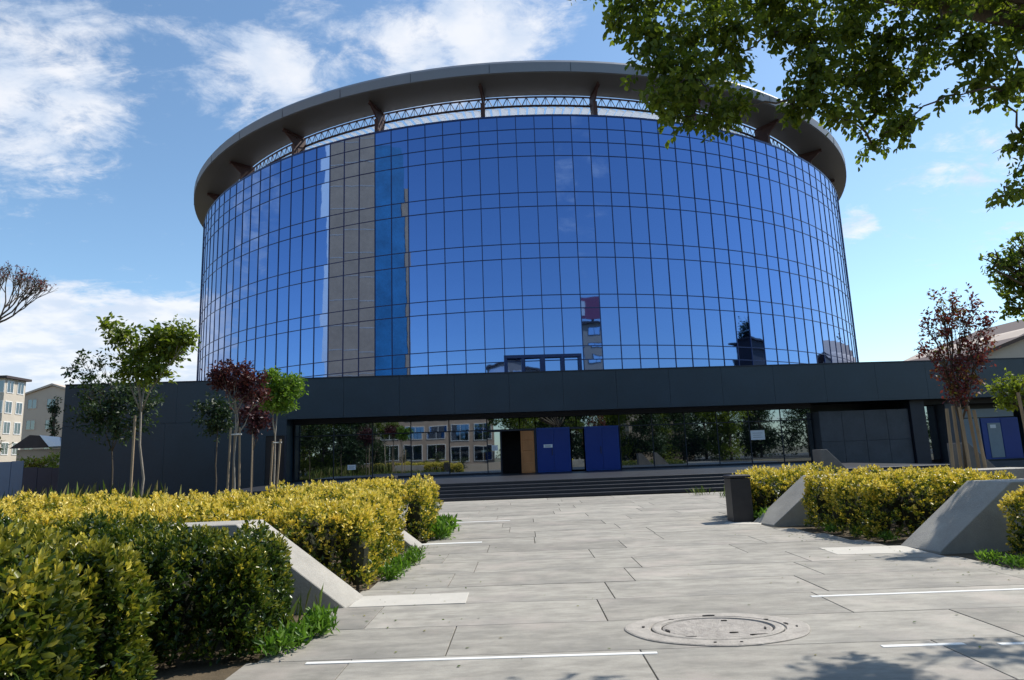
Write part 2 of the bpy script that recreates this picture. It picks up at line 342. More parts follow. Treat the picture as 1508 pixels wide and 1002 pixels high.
def hedge(x0, x1, y0, y1, h, name, label, mat_, dens, lsize, group=None, fine=False, yel=.7, corner=None, z0=0., n=None):
    """clipped evergreen hedge: rosettes of leaves over a lumpy rounded box"""
    cx, cy = (x0+x1)/2, (y0+y1)/2
    root = empty(name, (cx, cy, 0), label, 'hedge', group)
    hx, hy = (x1-x0)/2, (y1-y0)/2
    # lumpy bushes that fill the box
    bu = []
    sp = .62
    nx = max(1, int(round(2*hx/sp))); ny = max(1, int(round(2*hy/sp)))
    for i in range(nx):
        for j in range(ny):
            bu.append((x0+(i+.5)*2*hx/nx+random.uniform(-.1, .1), y0+(j+.5)*2*hy/ny+random.uniform(-.1, .1), random.uniform(.40, .50)+.0, random.uniform(-.13, .10)))
    bu = np.array(bu)
    area = 2*(hx+hy)*2*h+4*hx*hy; ns = int(area*dens)
    # sample on the box surface (top + sides), keep what the lumps leave outside
    u = rng.random(ns)*area; P = np.zeros((ns, 3)); Nn = np.zeros((ns, 3))
    a1, a2 = 4*hx*hy, 4*hx*hy+4*hx*h
    rx, ry, rz = rng.random(ns)*2-1, rng.random(ns)*2-1, rng.random(ns)
    top = u < a1; fb = (u >= a1) & (u < a2); sd_ = u >= a2
    sg = np.where(rng.random(ns) < .5, -1., 1.)
    P[top] = np.stack([rx*hx, ry*hy, np.full(ns, h)], 1)[top]; Nn[top] = (0, 0, 1)
    P[fb] = np.stack([rx*hx, sg*hy, rz*h], 1)[fb]; Nn[fb, 1] = sg[fb]
    P[sd_] = np.stack([sg*hx, ry*hy, rz*h], 1)[sd_]; Nn[sd_, 0] = sg[sd_]
    # round the box and push lumps in and out
    q = P.copy(); rr = .34
    inner = np.stack([np.clip(q[:, 0], -hx+rr, hx-rr), np.clip(q[:, 1], -hy+rr, hy-rr), np.clip(q[:, 2], 0, h-rr)], 1)
    dv = q-inner; L = np.linalg.norm(dv, axis=1, keepdims=True); Nn = unit(dv+Nn*1e-3)
    X = inner+Nn*np.minimum(L, rr)
    wx, wy, wz = X[:, 0]+cx, X[:, 1]+cy, X[:, 2]
    d2 = np.full(ns, 9.); which = np.zeros(ns, int)
    for k, b in enumerate(bu):
        dd = np.hypot(wx-b[0], wy-b[1]); mk = dd < d2; d2[mk] = dd[mk]; which[mk] = k
    lump = np.cos(np.clip(d2/.46, 0, 1.25)*1.45)*.17-.10 + bu[which, 3]
    lump += .035*np.sin(wx*9+wz*7)*np.sin(wy*8+wz*5+1)+.03*np.sin(wz*13+wx*5)
    lump *= np.where(X[:, 2] < .25, .6, 1.)
    depth = -(rng.random(ns)**1.5)*.20
    X = X+Nn*(lump+depth)[:, None]; X[:, 2] = np.maximum(X[:, 2], .03)
    ax = unit(Nn*.7+rng.normal(size=Nn.shape)*.35+np.array([0, 0, .75]))
    tall = (rng.random(ns) < .035) & (Nn[:, 2] > .5)
    X[tall] += ax[tall]*rng.random((tall.sum(), 1))*.09
    m_ = 7; k = np.tile(np.arange(m_), ns)
    Pp = np.repeat(X, m_, 0); A = np.repeat(ax, m_, 0)
    b1 = unit(np.cross(A, np.array([.3, .5, .8])+rng.normal(size=A.shape)*.0)); b2 = np.cross(A, b1)
    ph = k*2.4+np.repeat(rng.random(ns)*6.28, m_)
    spread = (1.05-.13*k)[:, None]
    dr = unit(A*(.30+.17*k)[:, None]+(b1*np.cos(ph)[:, None]+b2*np.sin(ph)[:, None])*spread)
    Pp = Pp+A*(k*lsize*.16)[:, None]+np.array([cx, cy, 0])*1.
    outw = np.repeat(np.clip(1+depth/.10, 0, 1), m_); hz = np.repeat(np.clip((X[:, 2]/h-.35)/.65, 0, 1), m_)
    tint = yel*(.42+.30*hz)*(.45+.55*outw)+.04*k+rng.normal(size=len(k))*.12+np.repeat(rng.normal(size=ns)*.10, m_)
    sz = lsize*(1.0-.07*k)*(.8+.4*rng.random(len(k)))
    me = leaves_mesh('foliage', Pp, dr, sz, tint, .5, fine)
    link('foliage', me, mat_, root)
    # woody core and stems
    c = MB()
    for b in bu:
        n_ = 8
        tp = h-.18+b[3]
        c.tube([(b[0], b[1], .06), (b[0], b[1], .22), (b[0], b[1], tp-.24), (b[0], b[1], tp-.1)], [.05, .12, .15, .05], n_)
    tag(c.build('branch_core', M_core, root), kind='stuff')
    s = MB()
    for b in bu: s.tube([(b[0], b[1], -.05), (b[0]+.03, b[1]-.02, .3)], [.025, .015], 5)
    tag(s.build('stems', M_bark, root), kind='stuff')
    return root

def limb_path(a, b, sag=.0, n=5, jit=.04):
    a, b = Vector(a), Vector(b); L = (b-a).length; out = []
    for i in range(n+1):
        t_ = i/n; p_ = a.lerp(b, t_); p_.z += sag*math.sin(t_*math.pi)*L
        if 0 < i < n: p_ += Vector([random.uniform(-1, 1) for _ in range(3)])*jit*L
        out.append(p_)
    return out
def sapling(name, base, trunk_top, clumps, n, lsize, mat_, label, tint0=.5, cat='tree', r=.035, bark=None, group=None, width=.5, droop=.1, cname='crown', shell=.5, fine=False):
    root = empty(name, base, label, cat, group)
    b, tt = Vector(base), Vector(trunk_top)
    t_ = MB(); pth = limb_path(b-Vector((0, 0, .1)), tt, 0, 5, .012)
    t_.tube(pth, [r*(1-.09*i) for i in range(6)], 8)
    t_.build('trunk', bark or M_bark, root, smooth=True)
    bb = MB()
    for c in clumps:
        st_ = pth[random.choice([4, 5, 5, 5, 5])]; end = Vector(c[:3])
        pp = limb_path(st_, end, .05, 4, .05); bb.tube(pp, [r*.55*(1-.18*i) for i in range(5)], 5)
        for _ in range(5):
            e2 = end+Vector((random.uniform(-1, 1)*c[3], random.uniform(-1, 1)*c[4], random.uniform(-.5, 1)*c[5]))*.85
            bb.tube(limb_path(pp[random.choice([2, 3, 4])], e2, .05, 3, .06), [r*.28, r*.2, r*.14, r*.06], 4)
    bb.build('limbs', bark or M_bark, root, smooth=True)
    crown(cname, clumps, n, lsize, mat_, root, tint0, width, fine, droop, shell)
    return root
def stake_thing(u, vt, vb, y, label, lean=0., group='support stakes of the young trees', r=.03, base=None, zt=None):
    a = at(u, vt, y); b = Vector((a.x+lean, y, 0)) if base is None else Vector(base)
    o = MB().tube([(b.x, b.y, -.15), (b.x*.5+a.x*.5, b.y*.5+a.y*.5, a.z*.5), (a.x, a.y, a.z)], [r, r*.97, r*.94], 8).build('tree_stake', M_stake)
    o.location = (0, 0, 0)
    return tag(o, label, 'stake', group)

# ================================================================== SETTING
g = MB().add([(-900, -900, -.12), (900, -900, -.12), (900, 1500, -.12), (-900, 1500, -.12)], [(0, 1, 2, 3)]).build('ground', M_field); tag(g, kind='structure')
g = MB().box(-30, -.3, 1.5, 36.4, -.1, -.036).build('planting_soil', M_soil); tag(g, kind='structure')
g = MB().box(5.0, 45, 1.5, 36.4, -.1, -.038).build('planting_soil', M_soil); tag(g, kind='structure')
ang = -R_(4.2); RT = Matrix.Rotation(ang, 4, 'Z')
def edgeL(y): return np.interp(y, [2, 5.6, 7.9, 10.6, 15.8, 17.0, 17.01, 26], [-2.4, -1.9, -1.52, -1.12, -.78, -.85, -11, -11])
def edgeR(y): return np.interp(y, [2, 8.3, 10.4, 14, 16.3, 17.0, 17.01, 26], [7.4, 6.75, 6.6, 6.15, 5.95, 5.9, 21, 21])
bed = MB().add([(edgeL(y)-.02, y, -.034) for y in (2, 5.6, 7.9, 10.6, 15.8, 17.0, 17.01, 25.5)]+[(edgeR(y)+.02, y, -.034) for y in (25.5, 17.01, 17.0, 16.3, 14, 10.4, 8.3, 2)], [tuple(range(16))])
plaza = bed.build('plaza_pavement', M_joint); tag(plaza, kind='structure')
g = MB().box(-90, 100, -60, -9.3, -.1, -.05).build('street', M_asph); tag(g, kind='structure')
g = MB().box(-30, 30, -9.3, 1.995, -.1, -.002).build('street_pavement', M_streetpave); tag(g, kind='structure')
# slabs, one object each, in rows about a metre deep
W0, PIT = 2.36, .985
y_first = 5.83-PIT*3+.012
man_c = Vector((2.16, 6.24, 0))
rowi = 0; nslab = 0
t0 = y_first
while True:
    t0_ = y_first+rowi*PIT
    # local frame: s along the row, tt in depth
    if t0_ > 26.9: break
    yc = t0_+PIT/2
    sL = edgeL(yc); sR = edgeR(yc)
    if yc > 16.6: sL, sR = edgeL(max(yc, 17.02)), edgeR(max(yc, 17.02))
    off = {3: -.23, 4: 1.30}.get(rowi, random.uniform(0, W0))
    s = off-W0*20
    while s < sR:
        wdt = W0 if rowi != 3 else W0
        a, b = max(s, sL), min(s+wdt, sR)
        if b-a > .25:
            x0, x1 = a+.0025, b-.0025; d0, d1 = t0_+.007, t0_+PIT-.007
            ymid = d0 - math.tan(-ang)*((x0+x1)/2-0)
            if ymid+PIT < 25.7:
                ce = Vector(((x0+x1)/2, (d0+d1)/2-math.tan(-ang)*((x0+x1)/2), 0))
                hx, hy = (x1-x0)/2, (d1-d0)/2
                if ce.y+hy > 25.42: hy_c = True
                me = MB().bevbox(-hx, hx, -hy, hy, -.033, 0, .003).mesh('slab')
                o = link('slab', me, M_paver, plaza, keep=False)
                o.location = (ce.x, ce.y, random.uniform(-.0018, .0018)); o.rotation_euler = (random.uniform(-1, 1)*.0008, random.uniform(-1, 1)*.0006, ang)
                nslab += 1
        s += wdt
    rowi += 1
print('slabs', nslab)
# band of edging under the hedge-side and pale slabs that run out of the sloping walls
def strip(p, q, wd, name='inlay_strip', m_=None, z=.006):
    p, q = Vector((p[0], p[1], 0)), Vector((q[0], q[1], 0)); d = (q-p); L = d.length; a = math.atan2(d.y, d.x)
    o = MB().bevbox(-L/2, L/2, -wd/2, wd/2, -.02, 0, .002).build(name, m_ or M_strip); o.parent = plaza
    o.location = ((p.x+q.x)/2, (p.y+q.y)/2, z); o.rotation_euler.z = a; return o
strip((-1.39, 5.86), (1.44, 5.62), .05); strip((3.58, 7.30), (8.3, 6.98), .055); strip((3.21, 5.46), (3.86, 5.41), .055)
strip((-1.02, 13.22), (.14, 13.16), .14); strip((-.75, 17.3), (.9, 17.2), .10); strip((5.4, 14.55), (6.05, 14.2), .35, 'pale_slab', M_lightslab)
strip((-1.40, 8.20), (-.10, 8.12), .58, 'pale_slab', M_lightslab); strip((5.35, 10.22), (6.62, 10.06), .72, 'pale_slab', M_lightslab)
strip((4.1, 5.35), (5.2, 5.27), .055)

# ================================================================== ARENA
GX, GY = 6.466, 78.79; RG = 35.34
arena = empty('arena_building', (GX, 36.5, 0), 'round arena of blue mirror glass on a dark podium under a grey ring roof', 'building')
core = MB()
NS = 170; DTH = 2*math.pi/NS; TH0 = -.2655-.0368*.0
n_ = 128
vs = [(GX+(RG-.25)*math.sin(2*math.pi*k/n_), GY-(RG-.25)*math.cos(2*math.pi*k/n_), z) for z in (6.0, 25.1) for k in range(n_)]
core.add(vs, [(k, (k+1) % n_, n_+(k+1) % n_, n_+k) for k in range(n_)]+[tuple(range(n_, 2*n_))])
drum = core.build('glass_drum', M_drumcore, arena)
zc = lambda z: 1.6+(z-1.35)*.869
levels = [zc(a) for a in (28.54, 27.37, 26.2, 25.03, 21.95, 20.78, 17.72, 16.52, 13.52, 12.45, 9.46, 8.40, 5.35)]
PW = 2*RG*math.sin(DTH/2)
def pane_mesh(wd, ht): return MB().box(-wd/2, wd/2, -.012, .012, -ht/2, ht/2).mesh('pane')
cells = []
for li in range(len(levels)-1):
    z1, z0 = levels[li], levels[li+1]
    z0c = max(z0, 6.0)
    pm = pane_mesh(PW-.05, z1-z0c-.05); pm.materials.append(M_glass)
    for k in range(NS):
        th = TH0+DTH*(k+.5); th = (th+math.pi) % (2*math.pi)-math.pi
        vis = (z1-max(z0, 7.5))*max(math.cos(th)-.62*0, 0)
        cells.append([li, th, (z1+z0c)/2, z1-z0c, pm, vis*(1 if abs(th) < 1.12 else 0)])
order = sorted(range(len(cells)), key=lambda i: -cells[i][5])
keep = set(order[:300])
rest = MB()
for i, (li, th, zm, ht, pm, _) in enumerate(cells):
    rr = RG*math.cos(DTH/2)
    # each sheet sits a touch out of true, as real curtain walling does
    rot = (R_(random.gauss(0, .16)), 0, th+R_(random.gauss(0, .20)))
    loc = (GX+rr*math.sin(th), GY-rr*math.cos(th), zm)
    if i in keep:
        o = link('pane', pm, None, drum, keep=False); o.location = loc; o.rotation_euler = rot
        o.matrix_parent_inverse = wm(drum).inverted()
    else:
        T = Matrix.Translation(loc) @ __import__('mathutils').Euler(rot).to_matrix().to_4x4()
        rest.box(-(PW-.05)/2, (PW-.05)/2, -.012, .012, -(ht-.05)/2, (ht-.05)/2, T)
o = rest.build('panes', M_glass, drum); tag(o, kind='stuff')
mm = MB().box(-.028, .028, -.05, .04, 6.0, levels[0]).mesh('mullion'); mm.materials.append(M_mull)
backm = MB()
for k in range(NS):
    th = TH0+DTH*k; th = (th+math.pi) % (2*math.pi)-math.pi
    loc = (GX+RG*math.sin(th), GY-RG*math.cos(th), 0)
    if abs(th) < 1.75:
        o = link('mullion', mm, None, drum, keep=False); o.location = loc; o.rotation_euler = (0, 0, th); o.matrix_parent_inverse = wm(drum).inverted()
    else: backm.box(-.034, .034, -.05, .06, 6.0, levels[0], Matrix.Translation(loc) @ Matrix.Rotation(th, 4, 'Z'))
tag(backm.build('rear_mullions', M_mull, drum), kind='stuff')
for z in levels[:-1]:
    b = MB(); hh = .028 if z != levels[0] else .07
    ring = [[(GX+r_*math.sin(TH0+DTH*k), GY-r_*math.cos(TH0+DTH*k), zz_) for k in range(NS)] for r_, zz_ in ((RG+.035, z-hh), (RG+.035, z+hh), (RG-.06, z+hh), (RG-.06, z-hh))]
    vs = sum(ring, []); fs = []
    for j in range(4):
        for k in range(NS): fs.append((j*NS+k, j*NS+(k+1) % NS, ((j+1) % 4)*NS+(k+1) % NS, ((j+1) % 4)*NS+k))
    b.add(vs, fs).build('transom', M_mull, drum)
# frame of openable lights at the foot of the drum
fr = MB()
xs = [at(u, 545, 43.25).x for u in (745, 770.5, 799.5, 828.5, 855)]
for i, x in enumerate(xs): fr.box(x-(.10 if i != 2 else .17), x+(.10 if i != 2 else .17), 43.18, 43.36, 6.1, 7.9)
fr.box(xs[0]-.1, xs[-1]+.1, 43.16, 43.34, 7.9, 8.1)
fr.build('maintenance_frame', M_mull, arena)
# roof ring
RO, RI = 36.37, 33.25; ZS, ZT = 27.98, 28.95
def revolve(prof, n=160, closed=True):
    b = MB(); m_ = len(prof)
    vs = [(GX+r_*math.sin(2*math.pi*k/n), GY-r_*math.cos(2*math.pi*k/n), z) for r_, z in prof for k in range(n)]
    fs = []
    for j in range(m_ if closed else m_-1):
        for k in range(n): fs.append((j*n+k, j*n+(k+1) % n, ((j+1) % m_)*n+(k+1) % n, ((j+1) % m_)*n+k))
    return b.add(vs, fs)
roof = revolve([(RO, ZS+.02), (RO+.02, ZT-.25), (RO-.12, ZT-.03), (RI, ZT-.03), (RI, ZS+.03)]).build('ring_roof', M_fascia, arena)
revolve([(RO-.10, ZS-.02), (RO-.10, ZS+.018), (RI, ZS+.028), (RI, ZS-.01)]).build('soffit', M_soffit, roof)
for kk in range(40):                       # fascia joints
    th = 2*math.pi*kk/40+.03
    if abs((th+math.pi) % (2*math.pi)-math.pi) > 1.7: continue
    T = Matrix.Translation((GX+(RO+.012)*math.sin(th), GY-(RO+.012)*math.cos(th), 0)) @ Matrix.Rotation(th, 4, 'Z')
    MB().box(-.012, .012, -.012, .012, ZS+.04, ZT-.26, T).build('fascia_joint', M_dark, roof)
# lattice girder round the inner edge
RTs = 33.1; zt0, zt1 = 27.22, 27.93
def ringbar(r_, z, hw, hh, n=160): return revolve([(r_-hw, z-hh), (r_+hw, z-hh), (r_+hw, z+hh), (r_-hw, z+hh)], n)
tr = ringbar(RTs, zt0, .07, .055).build('girder_chord', M_bracket, roof)
ringbar(RTs, zt1, .06, .04).build('girder_chord', M_bracket, roof)
NL = 290; lat = MB()
for k in range(NL):
    a0, a1, am = 2*math.pi*k/NL, 2*math.pi*(k+1)/NL, 2*math.pi*(k+.5)/NL
    P_ = lambda a, z, r_=RTs: (GX+r_*math.sin(a), GY-r_*math.cos(a), z)
    lat.tube([P_(a0, zt0), P_(am, zt1)], .032, 4, False); lat.tube([P_(am, zt1), P_(a1, zt0)], .032, 4, False); lat.tube([P_(am, zt0), P_(am, zt1)], .02, 4, False)
tag(lat.build('lattice', M_bracket, roof), kind='stuff')
# open louvre canopy inside the ring
sm = MB().box(-.265, .265, 0, 6.2, -.02, .02).mesh('slat'); sm.materials.append(M_panel)
NSL = 300
for k in range(NSL):
    th = 2*math.pi*k/NSL
    o = link('slat', sm, None, roof, keep=False); r_ = RTs-.1
    o.location = (GX+r_*math.sin(th), GY-r_*math.cos(th), 27.12); o.rotation_euler = (0, R_(14), th); o.matrix_parent_inverse = wm(roof).inverted()
ringbar(RTs-2.4, 27.0, .05, .06).build('slat_rail', M_slat, roof)
ringbar(RTs-5.1, 27.0, .06, .08).build('slat_rail', M_slat, roof)
# cantilever brackets
TB = math.atan2(at(878, 150, 44.4).x-GX, -(44.4-GY))
for k in range(26):
    th = TB+k*2*math.pi/26
    T = Matrix.Translation((GX, GY, 0)) @ Matrix.Rotation(th, 4, 'Z')
    b = MB(); pl = [(-(RO-1.1), ZS-.03), (-(RO-1.1), ZS-.16), (-(RG-1.15), 27.0), (-(RG-1.35), 25.1), (-(RG-1.75), 25.1), (-(RI-.2), 27.2), (-(RI-.2), ZS-.03)]
    vs = [T @ Vector((x_, y_, z)) for x_ in (-.06, .06) for y_, z in pl]; n7 = len(pl)
    b.add(vs, [tuple(range(n7)), tuple(range(n7, 2*n7))[::-1]]+[(i, (i+1) % n7, n7+(i+1) % n7, n7+i) for i in range(n7)])
    b.box(-.14, .14, -(RG-1.05), -(RG-1.2), 25.1, 27.0, T); b.box(-.14, .14, -(RO-1.1), -(RI), ZS-.26, ZS-.20, T)
    b.build('bracket', M_bracket, roof)

# podium -------------------------------------------------------------
PXL, PXR, YF = -21.42, 44., 36.5
body = MB()
body.box(PXL, PXR, 39.9, 112, -.1, 5.95)
podium = body.build('podium', M_stone, arena)
PT, PB = 6.10, 3.94
def panels(x0, x1, z0, z1, y, n, name='stone_panel', m_=M_stone, th=.12):
    wd = (x1-x0)/n
    for i in range(n):
        MB().bevbox(-wd/2+.004, wd/2-.004, -(z1-z0)/2+.003, (z1-z0)/2-.003, -th, 0, .006, Matrix.Translation((x0+wd*(i+.5), y, (z0+z1)/2)) @ Matrix.Rotation(R_(90), 4, 'X')).build(name, m_, podium)
MB().box(-9.87, PXR, YF+.13, 39.9, PB+.06, PT-.03).build('overhang', M_stone, podium)
MB().box(PXL+.02, -9.9, YF+.13, 39.9, -.1, PT-.03).build('left_wing', M_stone, podium)
panels(PXL, -9.87, PB, PT, YF, 4); panels(PXL, -10.95, -.05, PB, YF, 4); panels(-9.87, PXR, PB, PT, YF, 18)
MB().box(PXL, PXR, YF-.04, YF+.34, PT, PT+.06).build('parapet_coping', M_dark, podium)
MB().box(-10.95, -9.95, YF+.04, YF+.12, 0, 3.1).build('dark_recess_panel', M_interior, podium)  # flat panel; the shade of the open door recess is painted as its colour
MB().box(-10.95, -9.87, YF+.0, YF+.1, 3.1, PB).build('door_lintel', M_stone, podium)
MB().box(-9.97, -9.87, YF-.0, YF+.12, 0, 3.1).build('door_jamb', M_dark, podium)
# recessed glazed front, y=38
YG = 38.; FL = .60
front = MB().box(-9.85, 19.8, YG-.14, YG+.1, PB-.22, PB+.05).build('glazed_front', M_dark, arena)
xg = [.85-2.13*k for k in range(5, 0, -1)]
def gpane(x0, x1, z0, z1):
    cxp, czp = (x0+x1)/2, (z0+z1)/2; wd, hh = (x1-x0)/2-.03, (z1-z0)/2-.03
    o = MB().box(-wd, wd, -.015, .015, -hh, hh).build('window_pane', M_glassp)
    o.location = (cxp, YG, czp); o.rotation_euler = (R_(random.gauss(0, .06)), 0, R_(random.gauss(0, .12)))
    o.parent = front; o.matrix_parent_inverse = wm(front).inverted()
ZTR = 3.06; ZG1 = PB-.22
left_lines = [-9.85]+xg+[.85]
right_lines = [8.42+1.9*k for k in range(7)]; right_lines[-1] = 19.8
for a, b in list(zip(left_lines[:-1], left_lines[1:]))+list(zip(right_lines[:-1], right_lines[1:])):
    gpane(a, b, FL+.08, ZTR); gpane(a, b, ZTR, ZG1)
for a, b in zip([.85, 2.72, 3.6, 5.95], [2.72, 3.6, 5.95, 8.42]): gpane(a, b, ZTR, ZG1)
gpane(.85, 1.6, FL+.08, ZTR-.08); gpane(5.58, 6.33, FL+.08, ZTR-.0)
for x in left_lines[1:]+right_lines[:-1]: box('window_mullion', M_dark, front, x-.022, x+.022, YG-.05, YG+.05, FL, ZG1)
for a, b in ((-9.85, .85), (8.42, 19.8)): box('window_rail', M_dark, front, a, b, YG-.045, YG+.045, ZTR-.022, ZTR+.022)
box('sill', M_dark, front, -9.85, 1.6, YG-.06, YG+.06, FL, FL+.08); box('sill', M_dark, front, 8.42, 19.8, YG-.06, YG+.06, FL, FL+.08)
box('door_header', M_dark, front, .85, 8.42, YG-.10, YG+.06, ZTR-.08, ZTR+.03)
# open doorway with dark lobby behind and a wooden leaf folded back
lob = MB().box(1.0, 8.6, 39.7, 39.8, FL, ZG1).box(-9.8, 19.8, 39.84, 39.88, 0, PB).box(1.0, 8.6, YG+.1, 39.7, FL-.1, FL+.01).build('lobby', M_interior, front)
box('door_post', M_dark, front, 1.58, 1.66, YG-.08, YG+.06, FL, ZTR-.08); box('door_post', M_dark, front, 3.52, 3.62, YG-.08, YG+.06, FL, ZTR-.08)
wd = MB().box(2.74, 3.50, YG-.055, YG-.01, FL+.03, ZTR-.1).build('wooden_door', M_wood, front)
for i in range(4):
    z0 = FL+.09+i*.585
    MB().bevbox(-.30, .30, -.255, .255, 0, .02, .012, Matrix.Translation((3.12, YG-.056, z0+.255)) @ Matrix.Rotation(R_(90), 4, 'X')).build('door_board', M_wood, wd)
for x0, x1 in ((3.64, 5.53), (6.38, 8.34)):
    d = MB().box(x0, x1, YG-.115, YG-.02, FL+.02, ZTR+.035).build('blue_door', M_blueframe, front)
    for i in range(2):
        a = x0+.06+i*(x1-x0-.09)/2
        MB().bevbox(-(x1-x0-.15)/4, (x1-x0-.15)/4, -1.16, 1.16, 0, .02, .006, Matrix.Translation((a+(x1-x0-.15)/4, YG-.117, FL+1.25)) @ Matrix.Rotation(R_(90), 4, 'X')).build('door_leaf', M_bluedoor, d)
    MB().tube([((x0+x1)/2-.1, YG-.18, 1.55), ((x0+x1)/2-.1, YG-.18, 1.95)], .018, 6).build('door_handle', M_dark, d)
def notice(x0, x1, z0, z1, y, label):
    r_ = empty('notice', ((x0+x1)/2, y, z0), label, 'sign', 'white paper notices on the entrance front')
    box('paper', M_paper, r_, x0, x1, y-.006, y, z0, z1)
    for i in range(3):
        zz_ = z1-(z1-z0)*(.28+.22*i); box('print_line', M_ink, r_, x0+(x1-x0)*.15, x1-(x1-x0)*(.15+.1*(i % 2)), y-.009, y-.0065, zz_-.018, zz_)
notice(4.02, 4.52, 1.98, 2.16, YG-.14, 'small wide white notice stuck on the left blue door')
notice(1.10, 1.44, 1.92, 2.22, YG-.03, 'white paper notice on the glass left of the open doorway')
notice(16.05, 16.88, 2.0, 2.55, YG-.06, 'large white notice on the glazing right of the blue doors')
notice(-6.9, -6.45, 1.15, 1.42, YG-.06, 'low white notice on the glazing behind the left hedge')
# right-hand end
blk = MB().box(19.85, 25.2, 37.3, 39.8, -.05, 3.46).build('stone_block', M_stone2, podium)
for i in range(4):
    for j in range(2): MB().bevbox(-.66, .66, -.86, .86, 0, .03, .008, Matrix.Translation((20.53+i*1.335, 37.298, .88+j*1.73)) @ Matrix.Rotation(R_(90), 4, 'X')).build('cladding_panel', M_stone2, blk)
box('dark_gap_fill', M_dark, podium, 25.25, 26.1, 37.1, 38.2, 0, PB)  # solid box; the shade of an open gap is put into its colour
rg = MB().box(26.1, 43.9, YG-.12, YG+.1, PB-.25, PB+.05).build('right_glazing', M_dark, arena)
for a, b in ((26.12, 27.3), (33.9, 36), (36, 38.1), (38.1, 40.2), (40.2, 43.8)):
    o = MB().box(a+.03, b-.03, YG-.015, YG+.015, .5, 3.6).build('window_pane', M_glassp, rg)
    box('window_mullion', M_dark, rg, b-.03, b+.03, YG-.05, YG+.05, .3, 3.7)
box('stone_pier', M_stone2, rg, 27.4, 28.3, 37.2, 38.1, 0, PB-.26)
M_greydoor = principled('grey_door', (.22, .27, .30), .5, .08)
box('grey_door', M_greydoor, rg, 28.6, 29.9, YG-.1, YG-.02, .4, 2.8); box('transom_light', M_greydoor, rg, 28.6, 32.1, YG-.08, YG-.02, 2.86, 3.35)
bd = MB().box(30.0, 32.3, YG-.1, YG, .4, 2.8).build('blue_door', M_blueframe, rg)
box('door_leaf', M_greydoor, bd, 30.35, 31.15, YG-.13, YG-.102, .5, 2.5); box('door_leaf', M_bluedoor, bd, 31.2, 32.25, YG-.13, YG-.102, .45, 2.75)
box('notice_paper', M_paper, bd, 30.5, 30.85, YG-.14, YG-.133, 2.2, 2.4)
box('plinth_wall', M_stone2, podium, 20, 43.9, 36.7, 37.1, -.05, .32)
# entrance steps
steps = empty('entrance_steps', (4.8, 25.5, 0), 'broad dark granite steps across the foot of the entrance front', 'steps')
NST = 5; RZ = FL/NST
for i in range(NST):
    y0 = 25.55+i*.38
    MB().bevbox(-15, 15, -.2, .215, -RZ, 0, .008, Matrix.Translation((4.9, y0+.2, RZ*(i+1)))).build('step', M_granite, steps)
    box('riser_body', M_granite, steps, -10.05, 19.85, y0+.05, y0+.43, -.1, RZ*i+.001) if i else None
MB().box(-10.1, 19.9, 25.55+NST*.38, 39.9, -.1, FL).build('landing', M_granite, steps)

# ================================================================== PLANTERS
def sloping_wall(xb, yn, yf, dirn, h, slope, length, label, group='sloping concrete planter walls', skew=0., m_=None):
    """wall across the planting bed whose end slopes down to the path; dirn=-1 runs to the left"""
    poly = [(0, -.08), (0, .0), (dirn*slope, h), (dirn*length, h), (dirn*length, -.08)]
    b = MB(); n5 = len(poly)
    vs = [(a, 0, z) for a, z in poly]+[(a+skew, yf-yn, z) for a, z in poly]
    b.add(vs, [tuple(range(n5)), tuple(range(n5, 2*n5))[::-1]]+[(i, n5+i, n5+(i+1) % n5, (i+1) % n5) for i in range(n5)])
    me = b.mesh('planter_wall')
    import bmesh
    bm = bmesh.new(); bm.from_mesh(me); bmesh.ops.bevel(bm, geom=[e for e in bm.edges], offset=.008, segments=1, affect='EDGES'); bm.to_mesh(me); bm.free()
    o = link('planter_wall', me, m_ or M_conc); o.location = (xb, yn, 0)
    return tag(o, label, 'wall', group)
sloping_wall(-1.45, 7.90, 8.46, -1, .95, 1.22, 4.6, 'pale concrete wall between the two left hedges with its end sloping to the path', skew=.13)
sloping_wall(-1.07, 12.68, 13.2, -1, .95, 1.22, 6.5, 'far left concrete planter wall mostly hidden by the long gold hedge, tip showing', skew=.1)
sloping_wall(6.77, 9.72, 10.42, 1, .95, 1.25, 7, 'nearest concrete planter wall on the right, broad grey slope facing the path', skew=-.16)
sloping_wall(6.16, 13.85, 14.55, 1, .95, 1.22, 6, 'smaller concrete slope on the right beside the black post', skew=-.14)
sloping_wall(14.3, 24.0, 24.6, -1, 1.42, 1.35, 1.6, 'distant grey wall end sloping down behind the right hedge near the steps', m_=M_greyconc)
p = at(1500, 692, 20.); sloping_wall(p.x, 20, 20.6, -1, 1.5, 1.5, 1.75, 'distant wall end sloping down before the blue door at far right', m_=M_greyconc)
def post(x, y, wd, h, label):
    r_ = empty('square_post', (x, y, 0), label, 'bollard', 'square black posts beside the path', rz=-.06)
    MB().bevbox(-wd/2, wd/2, -wd/2, wd/2, -.05, h-.07, .008).build('post_body', M_bollard, None).parent = r_
    c = MB().bevbox(-wd/2-.012, wd/2+.012, -wd/2-.012, wd/2+.012, h-.055, h, .012).build('post_cap', M_bollard); c.parent = r_
post(gnd(1096, 769).x+.02, 14.9, .44, 1.0, 'black square post standing on the paving by the right hedge')
pb = at(571, 718, 17.6); post(pb.x, 17.6, .42, 1.2, 'black square post rising behind the left gold hedge')

